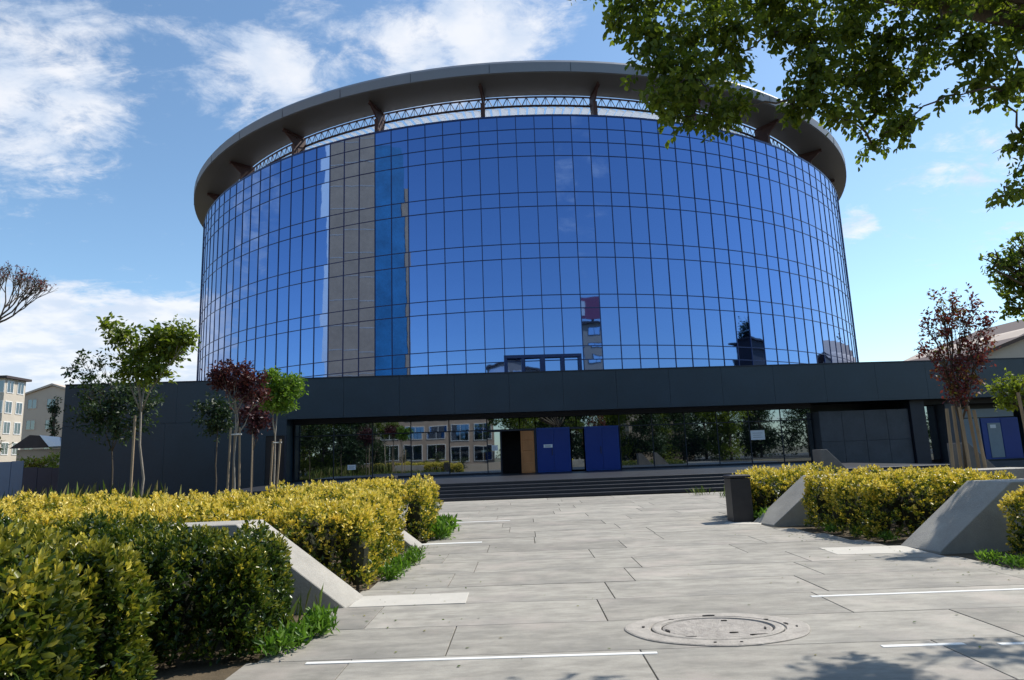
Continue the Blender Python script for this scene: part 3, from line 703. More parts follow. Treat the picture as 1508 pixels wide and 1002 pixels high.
# manhole
mh = empty('manhole', man_c, 'round manhole set in a cracked pale concrete collar in the paving', 'manhole', rz=ang)
def disc_ring(r0, r1, z0, z1, n=56, wob=.0, ph=0.):
    b = MB(); vs = []
    for (r_, z) in ((r1, -.03), (r1, z1-.006), (r1-.015, z1), (r0+.01, z1), (r0, z0)):
        for k in range(n):
            a = 2*math.pi*k/n; q = r_*(1+wob*(math.sin(3*a+ph)*.6+math.sin(7*a+ph*2)*.4)) if r_ >= r1-.02 else r_
            vs.append((q*math.cos(a), q*math.sin(a)*.68, z))
    fs = []
    for j in range(4):
        for k in range(n): fs.append((j*n+k, j*n+(k+1) % n, (j+1)*n+(k+1) % n, (j+1)*n+k))
    if r0 < .03: pass
    return b.add(vs, fs)
def part(b, name, m_, parent, loc=(0, 0, 0)):
    o = b.build(name, m_); o.parent = parent; o.location = loc; return o
part(disc_ring(.60, .82, .0, .014, wob=.025), 'concrete_collar', M_collar, mh)
part(disc_ring(.50, .585, .004, .017, wob=.01, ph=1.), 'frame_ring', M_collar, mh)
part(disc_ring(.0, .485, .012, .012), 'cover_plate', M_cover, mh)
part(disc_ring(.0, .60, .004, .003), 'gap', M_hole, mh)
for a, r_, s1, s2 in [(1.5, .63, .09, .022), (2.95, .66, .03, .018), (3.35, .47, .05, .02), (4.1, .52, .06, .012), (5.3, .50, .08, .014), (6.0, .42, .05, .014), (.10, .64, .04, .018), (-.12, .70, .025, .012), (4.5, .72, .015, .01), (4.8, .72, .015, .01), (.55, .60, .03, .012), (2.2, .58, .035, .012), (5.0, .30, .05, .012), (1.2, .35, .04, .012)]:
    b = MB(); k0 = [(s1*math.cos(i)*random.uniform(.6, 1), s2*math.sin(i)*random.uniform(.6, 1), 0) for i in np.linspace(0, 2*math.pi, 9)[:-1]]
    o = part(b.add([(x, y, 0.) for x, y, _ in k0]+[(x, y, -.01) for x, y, _ in k0], [tuple(range(8))]+[(i, 8+i, 8+(i+1) % 8, (i+1) % 8) for i in range(8)]), 'chip', M_hole, mh, (r_*math.cos(a), r_*math.sin(a)*.68, .0195)); o.rotation_euler.z = a+math.pi/2 if abs(math.sin(a)) < .5 else 0

# ------------------------------------------------------------------ hedges
GH = 'clipped gold euonymus hedges along the path'
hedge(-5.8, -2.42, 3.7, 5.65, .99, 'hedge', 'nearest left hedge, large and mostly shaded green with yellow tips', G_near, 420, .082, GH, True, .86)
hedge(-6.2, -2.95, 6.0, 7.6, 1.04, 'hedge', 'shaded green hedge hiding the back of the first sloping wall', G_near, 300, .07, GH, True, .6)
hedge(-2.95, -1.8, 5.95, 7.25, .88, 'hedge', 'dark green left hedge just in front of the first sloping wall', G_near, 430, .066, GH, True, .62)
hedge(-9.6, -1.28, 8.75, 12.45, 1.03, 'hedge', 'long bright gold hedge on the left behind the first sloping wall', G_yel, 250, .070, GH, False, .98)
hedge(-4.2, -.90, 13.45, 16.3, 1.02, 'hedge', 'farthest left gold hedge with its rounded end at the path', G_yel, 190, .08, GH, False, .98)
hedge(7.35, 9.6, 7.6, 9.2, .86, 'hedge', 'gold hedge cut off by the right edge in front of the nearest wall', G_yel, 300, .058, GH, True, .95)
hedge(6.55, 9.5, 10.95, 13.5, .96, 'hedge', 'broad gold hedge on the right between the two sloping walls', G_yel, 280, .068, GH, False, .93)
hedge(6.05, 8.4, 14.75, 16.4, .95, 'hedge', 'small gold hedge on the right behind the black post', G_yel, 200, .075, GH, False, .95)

# ------------------------------------------------------------------ weeds and grasses
def blades(name, pts, h, n_each, mat_, spread=.12, wd=.05, lean=.5, tint0=.5, kind='stuff', parent=None):
    P_ = np.repeat(np.array(pts, float), n_each, 0); N = len(P_)
    P_[:, :2] += rng.normal(size=(N, 2))*spread; P_[:, 2] = -.03
    dr = rng.normal(size=(N, 3))*lean*.5; dr[:, 2] = 1
    sz = h*(.5+.7*rng.random(N))
    o = link(name, leaves_mesh(name, P_, dr, sz, tint0+rng.normal(size=N)*.25, wd, True, 0), mat_, parent)
    return tag(o, kind=kind) if kind else o
def weeds(pts, r_, n, size, label):
    cl = [(x, y, size*.8, r_, r_, size*1.1) for x, y in pts]
    P_, d, idx, rr = clump_points(cl, n=n, shell=.6); P_[:, 2] = np.abs(P_[:, 2])
    dr = unit(rng.normal(size=P_.shape)*.8+np.array([0, 0, .9]))
    o = link('weed_patch', leaves_mesh('weed_patch', P_, dr, size*(.6+.7*rng.random(len(P_))), .5+rng.normal(size=len(P_))*.25, .3, True, .3), G_weed)
    return tag(o, label, 'weeds', 'green weeds along the path edge', kind='stuff')
weeds([(-1.62, 6.4), (-1.5, 6.75), (-1.72, 6.15), (-1.55, 7.0)], .16, 900, .09, 'bright green weeds spilling onto the paving below the dark hedge')
weeds([(-1.10, 10.2), (-1.0, 10.8), (-.98, 11.4), (-1.15, 9.6)], .18, 900, .09, 'green weeds at the foot of the long gold hedge')
weeds([(-.68, 14.6), (-.62, 15.3), (-.7, 14.0)], .25, 900, .15, 'tall green weeds at the end of the farthest left hedge')
weeds([(6.2, 15.0), (6.5, 14.8), (6.3, 14.6)], .2, 600, .12, 'green weeds between the black post and the small slope')
weeds([(6.75, 8.3), (6.75, 8.7), (6.8, 11.0), (6.55, 12.3), (6.7, 11.7)], .16, 900, .07, 'low green growth under the right hedges')
pts = [(random.uniform(-22, -2.2), random.uniform(16.5, 24), 0) for _ in range(500)]
blades('tall_grass', pts, .62, 16, G_grass, .18, .013, .35, .65)
pts = [(random.uniform(-14, -7), random.uniform(12.6, 17), 0) for _ in range(160)]
blades('tall_grass', pts, 1.2, 9, G_grass, .15, .009, .3, .7)
pts = [(random.uniform(-4, -1.9), random.uniform(6.6, 8.), 0) for _ in range(40)]+[(random.uniform(8, 24), random.uniform(14, 24), 0) for _ in range(420)]
blades('low_grass', pts, .35, 12, G_grass, .18, .05, .8, .4)
pts = [(random.uniform(-7, -.9), random.uniform(8.45, 16.4), 0) for _ in range(90)]
blades('low_grass', pts, .22, 12, G_grass, .18, .05, .9, .3)
# low green shrubs far behind the right wall
hedge(10.6, 19, 14.5, 17, .62, 'shrub_bed', 'low dull green shrubs behind the nearest right wall', G_near, 110, .08, None, False, .7)

# ------------------------------------------------------------------ young trees
def cl_at(lst, y, dy=.35):
    out = []
    for u, v, ru, rv in lst:
        c = at(u, v, y+random.uniform(-dy, dy)*.5); k = y/FPX*1.03
        out.append((c.x, c.y, c.z, ru*k, max(ru*k*.9, .25), rv*k))
    return out
def young(u, vb, vt, y, clumps, n, ls, mt, label, **kw):
    c = at(u, 650, y); tt = at(kw.pop('ut', u), vt, y)
    return sapling('young_tree', (c.x, y, 0), tt, cl_at(clumps, y), n, ls, mt, label, group='young trees in the planting beds', **kw)
young(212, 725, 560, 16, [(180, 495, 22, 20), (205, 520, 30, 24), (240, 500, 30, 24), (262, 492, 22, 20), (225, 545, 30, 18), (195, 548, 26, 16), (250, 520, 26, 18), (160, 480, 10, 10), (275, 500, 12, 14)], 3600, .135, G_tree, 'green leafed young tree with a forked crown, single stake beside its pale trunk', tint0=.62, bark=M_barkpale, ut=213)
young(168, 720, 640, 24, [(130, 560, 22, 30), (165, 590, 36, 34), (200, 580, 30, 30), (140, 610, 34, 26), (175, 630, 40, 22), (215, 600, 22, 26), (125, 528, 5, 16), (150, 535, 6, 16), (108, 548, 9, 9)], 3600, .15, G_dark, 'dark leafed young tree against the dark wall at far left', tint0=.55)
young(347, 715, 610, 19, [(328, 550, 20, 14), (352, 548, 24, 16), (372, 560, 18, 14), (340, 566, 24, 14), (362, 580, 22, 13), (320, 560, 12, 11), (384, 580, 10, 14)], 3000, .115, G_red, 'young tree with a dense dark red crown and three stakes', tint0=.5, bark=M_barkpale)
young(404, 715, 612, 20, [(405, 570, 20, 20), (425, 572, 20, 20), (415, 592, 22, 16), (400, 590, 16, 16), (436, 565, 10, 12), (398, 555, 12, 10)], 3400, .125, G_lime, 'young tree with a bright lime green crown beside the red one', tint0=.6, bark=M_barkpale, ut=408)
young(320, 720, 640, 26, [(312, 605, 22, 22), (330, 612, 20, 24), (318, 630, 20, 16)], 1500, .15, G_dark, 'small dark green tree half hidden behind the dark red crown', tint0=.45)
young(372, 718, 640, 25, [(368, 605, 22, 20), (388, 612, 16, 18), (375, 625, 20, 14)], 1500, .14, G_red, 'dark purple young tree behind the lime green one', tint0=.2)
young(1412, 700, 590, 15, [(1382, 455, 7, 34), (1404, 448, 7, 32), (1432, 455, 8, 34), (1366, 482, 6, 26), (1452, 478, 8, 30), (1418, 470, 8, 30), (1392, 475, 7, 26), (1396, 500, 9, 30), (1420, 500, 10, 30), (1440, 520, 9, 30), (1380, 520, 8, 30), (1410, 540, 16, 26), (1398, 560, 12, 24), (1428, 560, 14, 24), (1412, 582, 16, 16), (1358, 512, 4, 16), (1456, 505, 4, 16)], 3000, .10, G_redgr, 'young tree with an upright bronze red crown ringed by wooden stakes on the right', tint0=.45, bark=M_bark, r=.045)
young(1503, 700, 600, 13, [(1470, 572, 14, 14), (1492, 565, 18, 18), (1508, 585, 20, 18), (1480, 592, 14, 12), (1520, 560, 20, 20)], 1500, .09, G_tree, 'small green tree at the right edge below the overhanging leaves', tint0=.75)
stake_thing(199, 612, 725, 15.7, 'single wooden stake left of the forked green tree')
for i, (u, l) in enumerate([(340, 'left'), (346, 'middle'), (353, 'right')]):
    stake_thing(u, 630 if i != 1 else 634, 715, 18.9+.15*i, '%s one of three stakes round the dark red tree' % l, lean=(-.05, 0, .07)[i])
stake_thing(402, 650, 715, 19.6, 'left one of two stakes beside the lime green tree', lean=-.08)
stake_thing(413, 647, 715, 19.6, 'right one of two stakes beside the lime green tree', lean=-.12)
stake_thing(372, 640, 715, 24.5, 'lone pole at the trunk of the dark purple tree', r=.025)
sp_ = [(1394, 602, 'first'), (1403, 598, 'second'), (1413, 600, 'third'), (1425, 598, 'fourth'), (1434, 604, 'fifth')]
for i, (u, v, nm) in enumerate(sp_): stake_thing(u, v, 700, 14.8+.12*(i % 2), '%s stake from the left round the bronze red tree' % nm, lean=(-.08, -.02, .05, .08, .12)[i], r=.038)
stake_thing(1499, 578, 700, 12.6, 'pale stake at the right edge under the small green tree', lean=.12)
# ties
for u, y, v, r_ in ((347, 18.9, 640, .16), (408, 19.6, 652, .13)):
    c = at(u, v, y); o = MB().tube([(c.x-r_, c.y, c.z), (c.x+r_, c.y, c.z)], .02, 6).build('tree_tie', M_slat); tag(o, 'pale tie bar across the stakes of the %s tree' % ('dark red' if u == 347 else 'lime green'), 'tie')

# bare tree, far left
def bare_tree():
    base = at(-38, 690, 24); base.z = 0; top = at(-8, 478, 24)
    r_ = empty('bare_tree', base, 'nearly leafless dark tree reaching in at the left edge', 'tree')
    MB().tube(limb_path(base, top, 0, 6, .015), [.17, .16, .15, .14, .13, .12, .11], 8).build('trunk', M_bark, r_, smooth=True)
    b = MB(); tips = []
    def grow(p, d, L, r0, dep):
        q = p+d*L; mid = p.lerp(q, .5)+Vector((random.uniform(-1, 1), random.uniform(-1, 1), random.uniform(-1, 1)))*L*.06
        b.tube([p, mid, q], [r0, r0*.85, r0*.7], 5, False)
        if dep == 0: tips.append(q); return
        for _ in range(3 if dep > 1 else 3):
            dd = (d+Vector((random.uniform(-.5, .5), random.uniform(-.5, .5), random.uniform(-.25, .6)))).normalized()
            grow(q, dd, L*random.uniform(.66, .88), r0*.62, dep-1)
    for d in ((.9, 0, .45), (.5, .2, .85), (.1, -.2, 1), (-.5, .1, .9), (.75, .2, .75), (.3, .2, 1)): grow(Vector(top), Vector(d).normalized(), .66, .04, 4)
    b.build('branches', M_bark, r_)
    T_ = np.array([tuple(t_) for t_ in tips]); T_ = T_[rng.random(len(T_)) < .55]
    P_ = np.repeat(T_, 2, 0)+rng.normal(size=(len(T_)*2, 3))*.04
    link('withered_leaves', leaves_mesh('withered_leaves', P_, rng.normal(size=P_.shape), np.full(len(P_), .085), .3+rng.normal(size=len(P_))*.2, .6), G_redgr, r_)
bare_tree()

# ------------------------------------------------------------------ overhanging tree, trunk outside the frame on the right
big = empty('shade_tree', (9.6, 5.2, 0), 'large broadleaf tree whose leafy boughs hang in from the top right', 'tree')
tp = Vector((9.3, 5.4, 4.4))
MB().tube(limb_path((9.6, 5.2, -.1), tp, 0, 6, .012), [.27, .23, .21, .20, .19, .18, .17], 12).build('trunk', M_bark, big, smooth=True)
cps = [  # u, v, radius px, depth
 (930, 10, 42, 6.2), (960, 50, 45, 6.1), (975, 95, 45, 6.1), (985, 140, 42, 6.0), (1010, 172, 36, 6.0), (1055, 172, 38, 6.0), (1090, 158, 24, 6.0), (1020, 60, 60, 6.2), (1030, 115, 50, 6.1), (1080, 40, 50, 6.3), (1075, 95, 34, 6.2), (905, 35, 16, 6.1), (960, -20, 60, 6.3), (1060, -20, 70, 6.3),
 (1140, 10, 50, 6.3), (1150, 45, 30, 6.2), (1190, 55, 48, 6.3), (1200, 105, 48, 6.2), (1195, 150, 38, 6.2), (1170, 160, 20, 6.1), (1230, 170, 34, 6.2), (1250, 120, 50, 6.3), (1290, 165, 44, 6.3), (1330, 185, 26, 6.3), (1290, 105, 50, 6.4), (1250, 50, 60, 6.4), (1320, 60, 50, 6.5), (1330, 120, 26, 6.5), (1285, 215, 13, 6.3), (1160, -20, 70, 6.4), (1270, -20, 80, 6.5),
 (1385, 40, 44, 5.8), (1430, 65, 44, 6.0), (1465, 90, 36, 6.0), (1500, 60, 50, 6.0), (1440, 120, 20, 6.0), (1475, 135, 20, 6.0), (1405, 140, 10, 6.0), (1500, 120, 28, 6.1), (1380, -20, 70, 6.0), (1480, -10, 70, 6.1), (1360, 85, 16, 6.8),
 (1490, 218, 15, 6.3), (1508, 200, 16, 6.3), (1475, 290, 12, 6.3), (1500, 282, 16, 6.3), (1530, 250, 30, 6.5), (1560, 120, 60, 6.5), (1600, 20, 80, 6.6)]
clumps = []
for u, v, r_, y in cps:
    c = at(u, v, y+random.uniform(-.25, .25)); k = y/FPX*1.04; clumps.append((c.x, c.y, c.z, r_*k, max(.28, r_*k*1.1), r_*k*.9))
# the rest of the crown, above and beside the frame, some clumps added for their shade
more = [(8.0, 5.0, 7.6, 1.3, 1.2, 1.0), (9.5, 4.6, 8.2, 1.6, 1.4, 1.2), (11., 5.4, 7., 1.5, 1.3, 1.2), (10.2, 3.4, 7., 1.6, 1.4, 1.2), (7.6, 3.9, 7.8, 1.3, 1.2, 1.), (6.0, 4.9, 7.9, 1.1, 1.0, .6), (4.9, 4.9, 7.8, 1.0, .8, .5), (8.25, 7.15, 6.0, .55, .4, .5), (1.9, 6.7, 7.8, .9, .6, .4), (.6, 7.5, 8.0, 1.2, .7, .4), (3.4, 5.6, 7.8, 1.0, .8, .5), (2.3, 8.2, 8.3, 1.0, .5, .4)]
crown('crown', [c for c in clumps], 20500, .077, G_tree, big, .58, .62, True, .55, .62)
crown('upper_shade_crown', more, 13000, .11, G_tree, big, .4, .6, False, .4, .6)
lb = MB(); hubs = [Vector((7.6, 5.4, 7.6)), Vector((5.6, 5.8, 7.6)), Vector((3.6, 6.0, 6.8)), Vector((2.3, 6.0, 6.2))]
chain = [tp, Vector((9.0, 5.0, 6.6))]+hubs
for a, b_, ra, rb in zip(chain[:-1], chain[1:], (.13, .10, .075, .055, .038), (.10, .075, .055, .038, .02)):
    lb.tube(limb_path(a, b_, .03, 3, .02), [ra, (2*ra+rb)/3, (ra+2*rb)/3, rb], 7)
nodes = list(chain[1:])
for c in sorted(clumps+more, key=lambda c: (Vector(c[:3])-tp).length):
    cv = Vector(c[:3]); hb = min(nodes, key=lambda q: (q-cv).length+max(0, (cv.z-q.z))*.3)
    L_ = (hb-cv).length; k_ = min(1, L_/1.2)
    pp = limb_path(hb, cv, .10, 5, .06); lb.tube(pp, [.008+.012*k_, .008+.009*k_, .007+.006*k_, .007+.004*k_, .006, .005], 5); nodes.append(cv)
    for _ in range(4):
        e = cv+Vector((random.uniform(-1, 1)*c[3], random.uniform(-1, 1)*c[4], random.uniform(-1, .7)*c[5]))*.8
        lb.tube(limb_path(cv, e, .05, 3, .09), [.005, .004, .003, .002], 4)
for c in more: lb.tube(limb_path(tp, c[:3], .05, 4, .03), [.11, .09, .07, .05, .03], 6)
lb.build('boughs', M_bark, big, smooth=True)
# second tree at the right edge, lower
c0 = at(1545, 420, 11.)
sapling('broadleaf_tree', (c0.x+.6, 11, 0), (c0.x+.3, 11, 3.6), cl_at([(1480, 385, 22, 20), (1500, 370, 24, 22), (1485, 415, 26, 22), (1505, 430, 30, 26), (1495, 455, 22, 16), (1462, 395, 10, 8), (1455, 375, 5, 4), (1500, 350, 8, 8), (1540, 400, 40, 50), (1580, 420, 50, 50), (1550, 460, 30, 26)], 11.), 4200, .085, G_tree, 'leafy green tree cut by the right edge above the bronze red one', tint0=.45, r=.08, fine=True, width=.6)

# ================================================================== DISTANT THINGS, LEFT AND RIGHT
def block(name, x0, x1, y0, y1, h, wall, label, floors, bays, face='-y', winw=1.2, winh=1.4, cat='apartment block', roofm=None, frames=None, gable=0., side=None, z1st=1.0):
    r_ = empty(name, ((x0+x1)/2, (y0+y1)/2, 0), label, cat)
    if gable:
        mx = (x0+x1)/2; MB().prism([(x0, -.1), (x1, -.1), (x1, h), (mx, h+gable), (x0, h)], y0, y1).build('wall', wall, r_)
        MB().prism([(x0-.4, h-.15), (mx, h+gable+.1), (x1+.4, h-.15), (x1+.4, h+.1), (mx, h+gable+.4), (x0-.4, h+.1)], y0-.3, y1+.3).build('roof', roofm or M_darkroof, r_)
    else:
        MB().box(x0, x1, y0, y1, -.1, h).build('wall', wall, r_)
        MB().box(x0-.45, x1+.45, y0-.45, y1+.45, h, h+.3).build('roof', roofm or M_darkroof, r_)
    fh = (h-.6)/floors
    def win(P_, ax):
        hw, hh = winw/2, winh/2
        T = Matrix.Translation(P_) @ Matrix.Rotation({'-y': 0, '+y': math.pi, '+x': math.pi/2, '-x': -math.pi/2}[ax], 4, 'Z')
        fr_ = MB().box(-hw-.09, hw+.09, -.06, .04, -hh-.09, -hh, T).box(-hw-.09, hw+.09, -.06, .04, hh, hh+.09, T).box(-hw-.09, -hw, -.055, .04, -hh, hh, T).box(hw, hw+.09, -.055, .04, -hh, hh, T).box(-.03, .03, -.05, .04, -hh, hh, T).build('window', frames or M_white, r_)
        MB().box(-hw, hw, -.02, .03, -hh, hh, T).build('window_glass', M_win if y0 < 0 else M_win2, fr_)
    for f in (face if isinstance(face, list) else [face]):
        nb = bays if f in ('-y', '+y') else (side or 2)
        for i in range(floors):
            for j in range(nb):
                z = z1st+fh*(i+.45)
                if f == '-y': win(Vector((x0+(x1-x0)*(j+.5)/nb, y0, z)), f)
                if f == '+y': win(Vector((x0+(x1-x0)*(j+.5)/nb, y1, z)), f)
                if f == '+x': win(Vector((x1, y0+(y1-y0)*(j+.5)/nb, z)), f)
    return r_
a, b = at(-60, 600, 88), at(4, 600, 88)
block('apartment_block', a.x, b.x, 88, 92, at(15, 560, 90).z, M_cream, 'cream apartment block with a dark flat roof at the left edge', 5, 4, ['-y', '+x'], 1.1, 1.4, side=2)
a, b = at(33, 600, 104), at(97, 600, 104)
rr_ = block('apartment_block', a.x, b.x+2, 104, 116, at(60, 582, 104).z, M_tan, 'tan gabled apartment block just left of the arena podium', 4, 3, '-y', 1.2, 1.3, gable=1.3, roofm=M_tan, frames=M_tan)
a, b = at(26, 650, 62), at(100, 650, 62)
sh = empty('low_house', ((a.x+b.x)/2, 64, 0), 'low house with a dark gable end and pale sloping roof at far left', 'house')
zr = at(50, 641, 62).z
MB().box(a.x, b.x, 62, 70, -.1, at(50, 662, 62).z).build('wall', M_concpanel, sh)
mx = at(48, 641, 62).x; ze = at(50, 660, 62).z
MB().prism([(a.x-.4, ze), (mx, zr), (b.x, zr-.3), (b.x, ze)], 61.6, 61.95).build('gable', M_darkroof, sh)
pr = MB(); q0, q1, q2, q3 = at(58, 641, 61.4), at(88, 644, 61.4), at(90, 657, 60.5), at(72, 658, 60.5)
pr.add([q0, q1, q2, q3]+[q+Vector((0, .4, -.15)) for q in (q0, q1, q2, q3)], [(0, 1, 2, 3), (7, 6, 5, 4), (0, 4, 5, 1), (1, 5, 6, 2), (2, 6, 7, 3), (3, 7, 4, 0)]).build('roof_slope', M_white, sh)
a, b = at(-40, 700, 40), at(34, 700, 40)
zf = at(20, 680, 40).z
fb = empty('sheet_fence', ((a.x+b.x)/2, 40, 0), 'blue grey sheet metal fence at the left edge', 'fence')
nf_ = 4
for i in range(nf_):
    MB().box(a.x+(b.x-a.x)*i/nf_+.01, a.x+(b.x-a.x)*(i+1)/nf_-.01, 39.96+.01*(i % 2), 40.01, -.1, zf+.02*(i % 2)).build('fence_panel', M_bluefence, fb)
a, b = at(34, 700, 39), at(98, 700, 39); zf = at(60, 688, 39).z
fb = empty('sheet_fence', ((a.x+b.x)/2, 39, 0), 'dark fence of upright sheets meeting the podium corner', 'fence')
for i in range(3): MB().box(a.x+(b.x-a.x)*i/3+.01, a.x+(b.x-a.x)*(i+1)/3-.01, 38.96+.01*(i % 2), 39.01, -.1, zf-.04*i).build('fence_panel', M_darkfence, fb)
def tree(x, y, h, rad, n, ls, mt, label, group, tint0=.5, trunk=.3, low=.25):
    cl = []
    for i in range(11):
        a_ = random.uniform(0, 6.28); rr = random.uniform(0, .62)*rad; z = h*(low+.12+random.random()*(.80-low)); q = rad*random.uniform(.38, .55)
        cl.append((x+rr*math.cos(a_), y+rr*math.sin(a_), z, q, q, q*.8))
    cl.append((x, y, h*.88, rad*.4, rad*.4, h*.13))
    return sapling('tree', (x, y, 0), (x, y, h*.55), cl, n, ls, mt, label, tint0=tint0, r=trunk*.5, group=group)
c = at(2, 650, 55); tree(c.x-1.5, 55, 5.6, 2.4, 2200, .3, G_tree, 'round green tree before the cream block at far left', None, .6, .3, .1)
for u, hh, lb_ in ((40, 2.9, 'first'), (58, 2.6, 'second'), (78, 2.8, 'third')):
    c = at(u, 680, 48); tree(c.x, 48, hh, 1.3, 900, .22, G_tree if u != 58 else G_redgr, '%s low bush from the left above the dark fence' % lb_, 'bushes above the fences', .95, .1, .05)
c = at(81, 590, 70); tree(c.x, 70, 9.3, .8, 600, .3, G_dark, 'narrow dark tree in front of the tan block', None, .5, .2, .35)
# right: gabled hall behind the podium
hl = empty('gabled_hall', (43, 62, 0), 'brown gabled hall rising behind the podium at the right edge', 'building')
p0, p1 = at(1462, 512, 60), at(1530, 480, 60)
MB().prism([(p0.x-1, 0), (p1.x+26, 0), (p1.x+26, p0.z-1), (p1.x+9, p1.z+2.2), (p1.x, p1.z), (p0.x-1, p0.z-.6)], 60, 78).build('wall', M_tan, hl)
rf = MB(); e0, e1, e2 = Vector((p0.x-1.8, 0, p0.z-.9)), Vector((p1.x+9, 0, p1.z+2.5)), Vector((p1.x+27, 0, p0.z-1))
rf.prism([(e0.x, e0.z), (e1.x, e1.z), (e2.x, e2.z), (e2.x, e2.z+.35), (e1.x, e1.z+.4), (e0.x, e0.z+.35)], 59.3, 78.5).build('roof', M_roofbrown, hl)

# ================================================================== BEHIND THE CAMERA, SEEN IN THE GLASS
# slab tower left of the plaza, mirrored in the drum
def quad_block(root, name, pts, h, m_):
    b = MB(); n4 = len(pts)
    b.add([(x, y, -.1) for x, y in pts]+[(x, y, h) for x, y in pts], [tuple(range(n4))[::-1], tuple(range(n4, 2*n4))]+[(i, (i+1) % n4, n4+(i+1) % n4, n4+i) for i in range(n4)])
    return b.build(name, m_, root)
tw = empty('concrete_tower', (-47, 24, 0), 'tall grey concrete tower with a blue glazed side mirrored in the left of the drum', 'tower')
P0, P1, P2, P3 = Vector((-48.6, 34.25)), Vector((-47.0, 32.2)), Vector((-37.5, 20.6)), Vector((-32.3, 14.6))
off = Vector((-9.5, -5.0))
quad_block(tw, 'white_corner', [P0, P1+Vector((0, .15)), P1+off*.6, P0+off*.6], 49, M_white)
shaft = quad_block(tw, 'concrete_shaft', [P1, P2, P2+off, P1+off], 52, M_towerpanel)
for i in range(15):
    z = 3.2*i+3; d = (P2-P1).normalized(); nn = Vector((d.y, -d.x)); 
    if nn.x < 0: nn = -nn
    a_, b_ = P1+nn*.0, P2+nn*.0
    MB().add([(a_.x+nn.x*.03, a_.y+nn.y*.03, z), (b_.x+nn.x*.03, b_.y+nn.y*.03, z), (b_.x+nn.x*.03, b_.y+nn.y*.03, z+.10), (a_.x+nn.x*.03, a_.y+nn.y*.03, z+.10)], [(0, 1, 2, 3)]).build('panel_joint', M_tan, shaft)
gl_ = quad_block(tw, 'blue_wing', [P2+Vector((-.5, -.3)), P3, P3+off*.8, P2+off*.8], 44, M_glasstower)
tail = quad_block(tw, 'stair_bay', [P3+Vector((.0, -.1)), P3+Vector((2.4, -2.9)), P3+Vector((-6, -2)), P3+off*.7], 38, M_towerpanel)
# apartment block behind the street, mirrored in the entrance glass
ab = block('apartment_block', -18, 3.6, -42, -30, 16.6, M_brick, 'pinkish apartment block with white windows mirrored in the entrance glass', 5, 6, '+y', 2.7, 2.2, gable=2.0, roofm=M_roofbrown, z1st=.9)
block('apartment_block', 25.5, 36.5, -44, -33, 26.5, M_concpanel, 'slim tower block with a red roof sign mirrored low in the drum', 8, 3, '+y', 2.2, 1.6, frames=M_darkroof)
sg_ = empty('roof_sign', (31, -33.2, 26.8), 'red sign on the roof of the slim tower block seen in the drum', 'sign')
box('sign_board', M_red, sg_, 26, 36, -33.6, -33.3, 27.4, 30.2); box('sign_disc', M_white, sg_, 27.2, 29.4, -33.28, -33.22, 28., 29.6); box('sign_post', M_dark, sg_, 30.8, 31.2, -33.9, -33.62, 26.8, 30)
block('apartment_block', 78, 90, 14, 26, 18.5, M_darkroof, 'dark block right of the plaza mirrored in the drum', 4, 3, '-y', 1.5, 1.4)
tree(84, 20.5, 24, 4.5, 2500, .6, G_dark, 'dark tree rising above the dark block mirrored in the drum', None, .4, .5, .6)
tree(78, 78, 17, 6, 3500, .6, G_dark, 'tall dark tree at the far right mirrored at the drum edge', None, .4, .5, .2)
GB = 'street trees mirrored in the entrance glass'
xs_ = [(-42, -17), (-36, -14), (-30, -18), (-25, -13), (-20.5, -17), (-15.5, -14), (-14.6, -21), (7.2, -15), (11.5, -19), (14.5, -14), (19.5, -18), (24.5, -14), (30, -18), (35.5, -15), (41, -18), (47, -15), (53, -20), (59, -15), (-18.5, -26), (-25, -25), (-32, -26), (-39, -25), (9.5, -26), (15.5, -25), (22, -26), (29, -25), (36, -26), (43, -25)]
protos = []
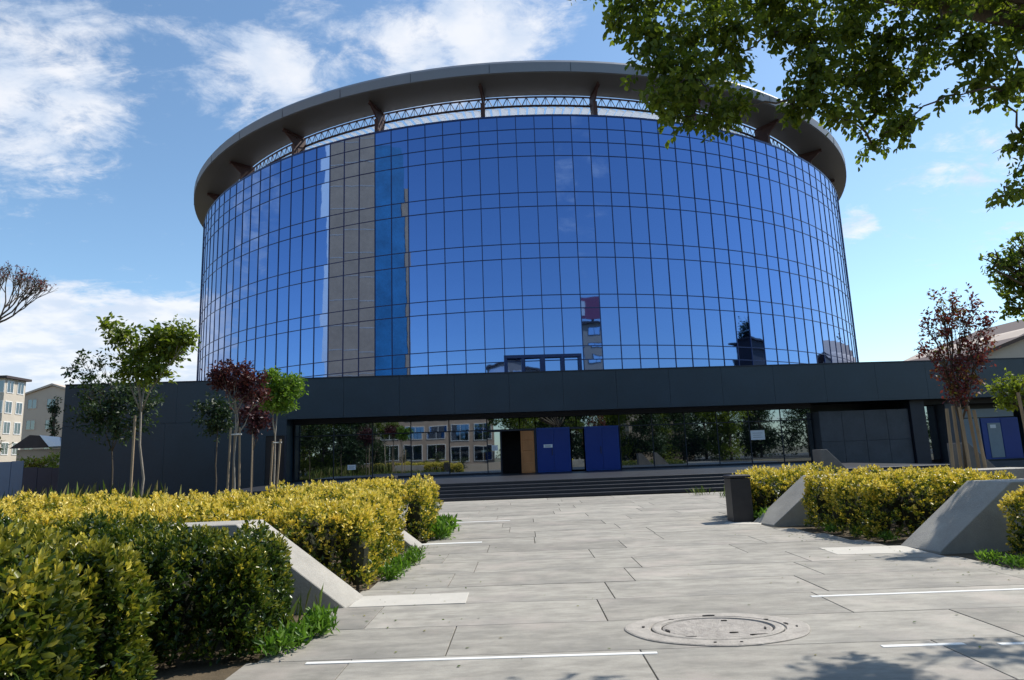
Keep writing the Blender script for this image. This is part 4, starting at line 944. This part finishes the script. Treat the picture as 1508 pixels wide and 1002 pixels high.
for i, (x, y) in enumerate(xs_):
    lab = 'dense street tree number %d' % i
    if i < 3: r_ = tree(x, y, 10.2+.5*i, 4.3, 9000, .34, G_dark if i != 1 else G_tree, '', GB, .62, .45, .0); protos.append(r_)
    else:
        r_ = copy_tree(protos[i % 3]); s_ = random.uniform(.9, 1.03)
        # move the copy's own base; children follow
        r_.location = (x, y, 0); r_.rotation_euler.z = random.uniform(0, 6.28); r_.scale = (s_, s_, s_)
    r_['label'] = 'street tree mirrored as dark foliage in the entrance glass'
    r_['group'] = GB; r_['category'] = 'tree'
o = MB().box(-13, 4.6, -11.2, -10.8, -.05, .9).build('low_wall', M_concpanel); tag(o, 'low sandy wall across the street mirrored in the entrance glass', 'wall')
for i, (x, y, hh) in enumerate([(-8.4, -9.6, 2.9), (-4.2, -10, 2.2), (-1.3, -9.8, 1.8)]):
    tree(x, y, hh, 1.0, 900, .13, G_dark, ['tallest bush before the pinkish block in the mirrored view', 'middle bush before the pinkish block in the mirrored view', 'lowest bush before the pinkish block in the mirrored view'][i], 'bushes mirrored in the entrance glass', .6, .1, .1)

P_ = np.concatenate([np.stack([rng.normal(6.1, .5, 90), rng.uniform(7.5, 14, 90), np.zeros(90)], 1), np.stack([rng.normal(-.9, .4, 90), rng.uniform(6.5, 16, 90), np.zeros(90)], 1), np.stack([rng.uniform(-1.2, 6, 60), rng.uniform(5, 14, 60), np.zeros(60)], 1)])
P_[:, 2] = .006
o = link('fallen_leaves', leaves_mesh('fallen_leaves', P_, rng.normal(size=P_.shape)*np.array([1, 1, .08]), rng.uniform(.02, .05, len(P_)), rng.random(len(P_)), .5, False, 2.), G_grass)
tag(o, 'scattered small dry leaves on the paving along the hedges', 'leaf litter', kind='stuff')

belt = []
for x in list(np.arange(-75, -18.5, 2.6))+list(np.arange(6.5, 80, 2.6)): belt.append((x, -31+random.uniform(-1, 1), random.uniform(1.8, 3.4), 2.4, 1.8, random.uniform(2., 3.4)))
P_, d_, i_, r_ = clump_points(belt, n=26000, shell=.5)
o = link('shrub_belt', leaves_mesh('shrub_belt', P_, rng.normal(size=P_.shape), rng.uniform(.3, .5, len(P_)), rng.random(len(P_)), .6), G_dark)
tag(o, 'dense dark shrub belt far behind the street trees, mirrored in the entrance glass', 'shrubs', kind='stuff')
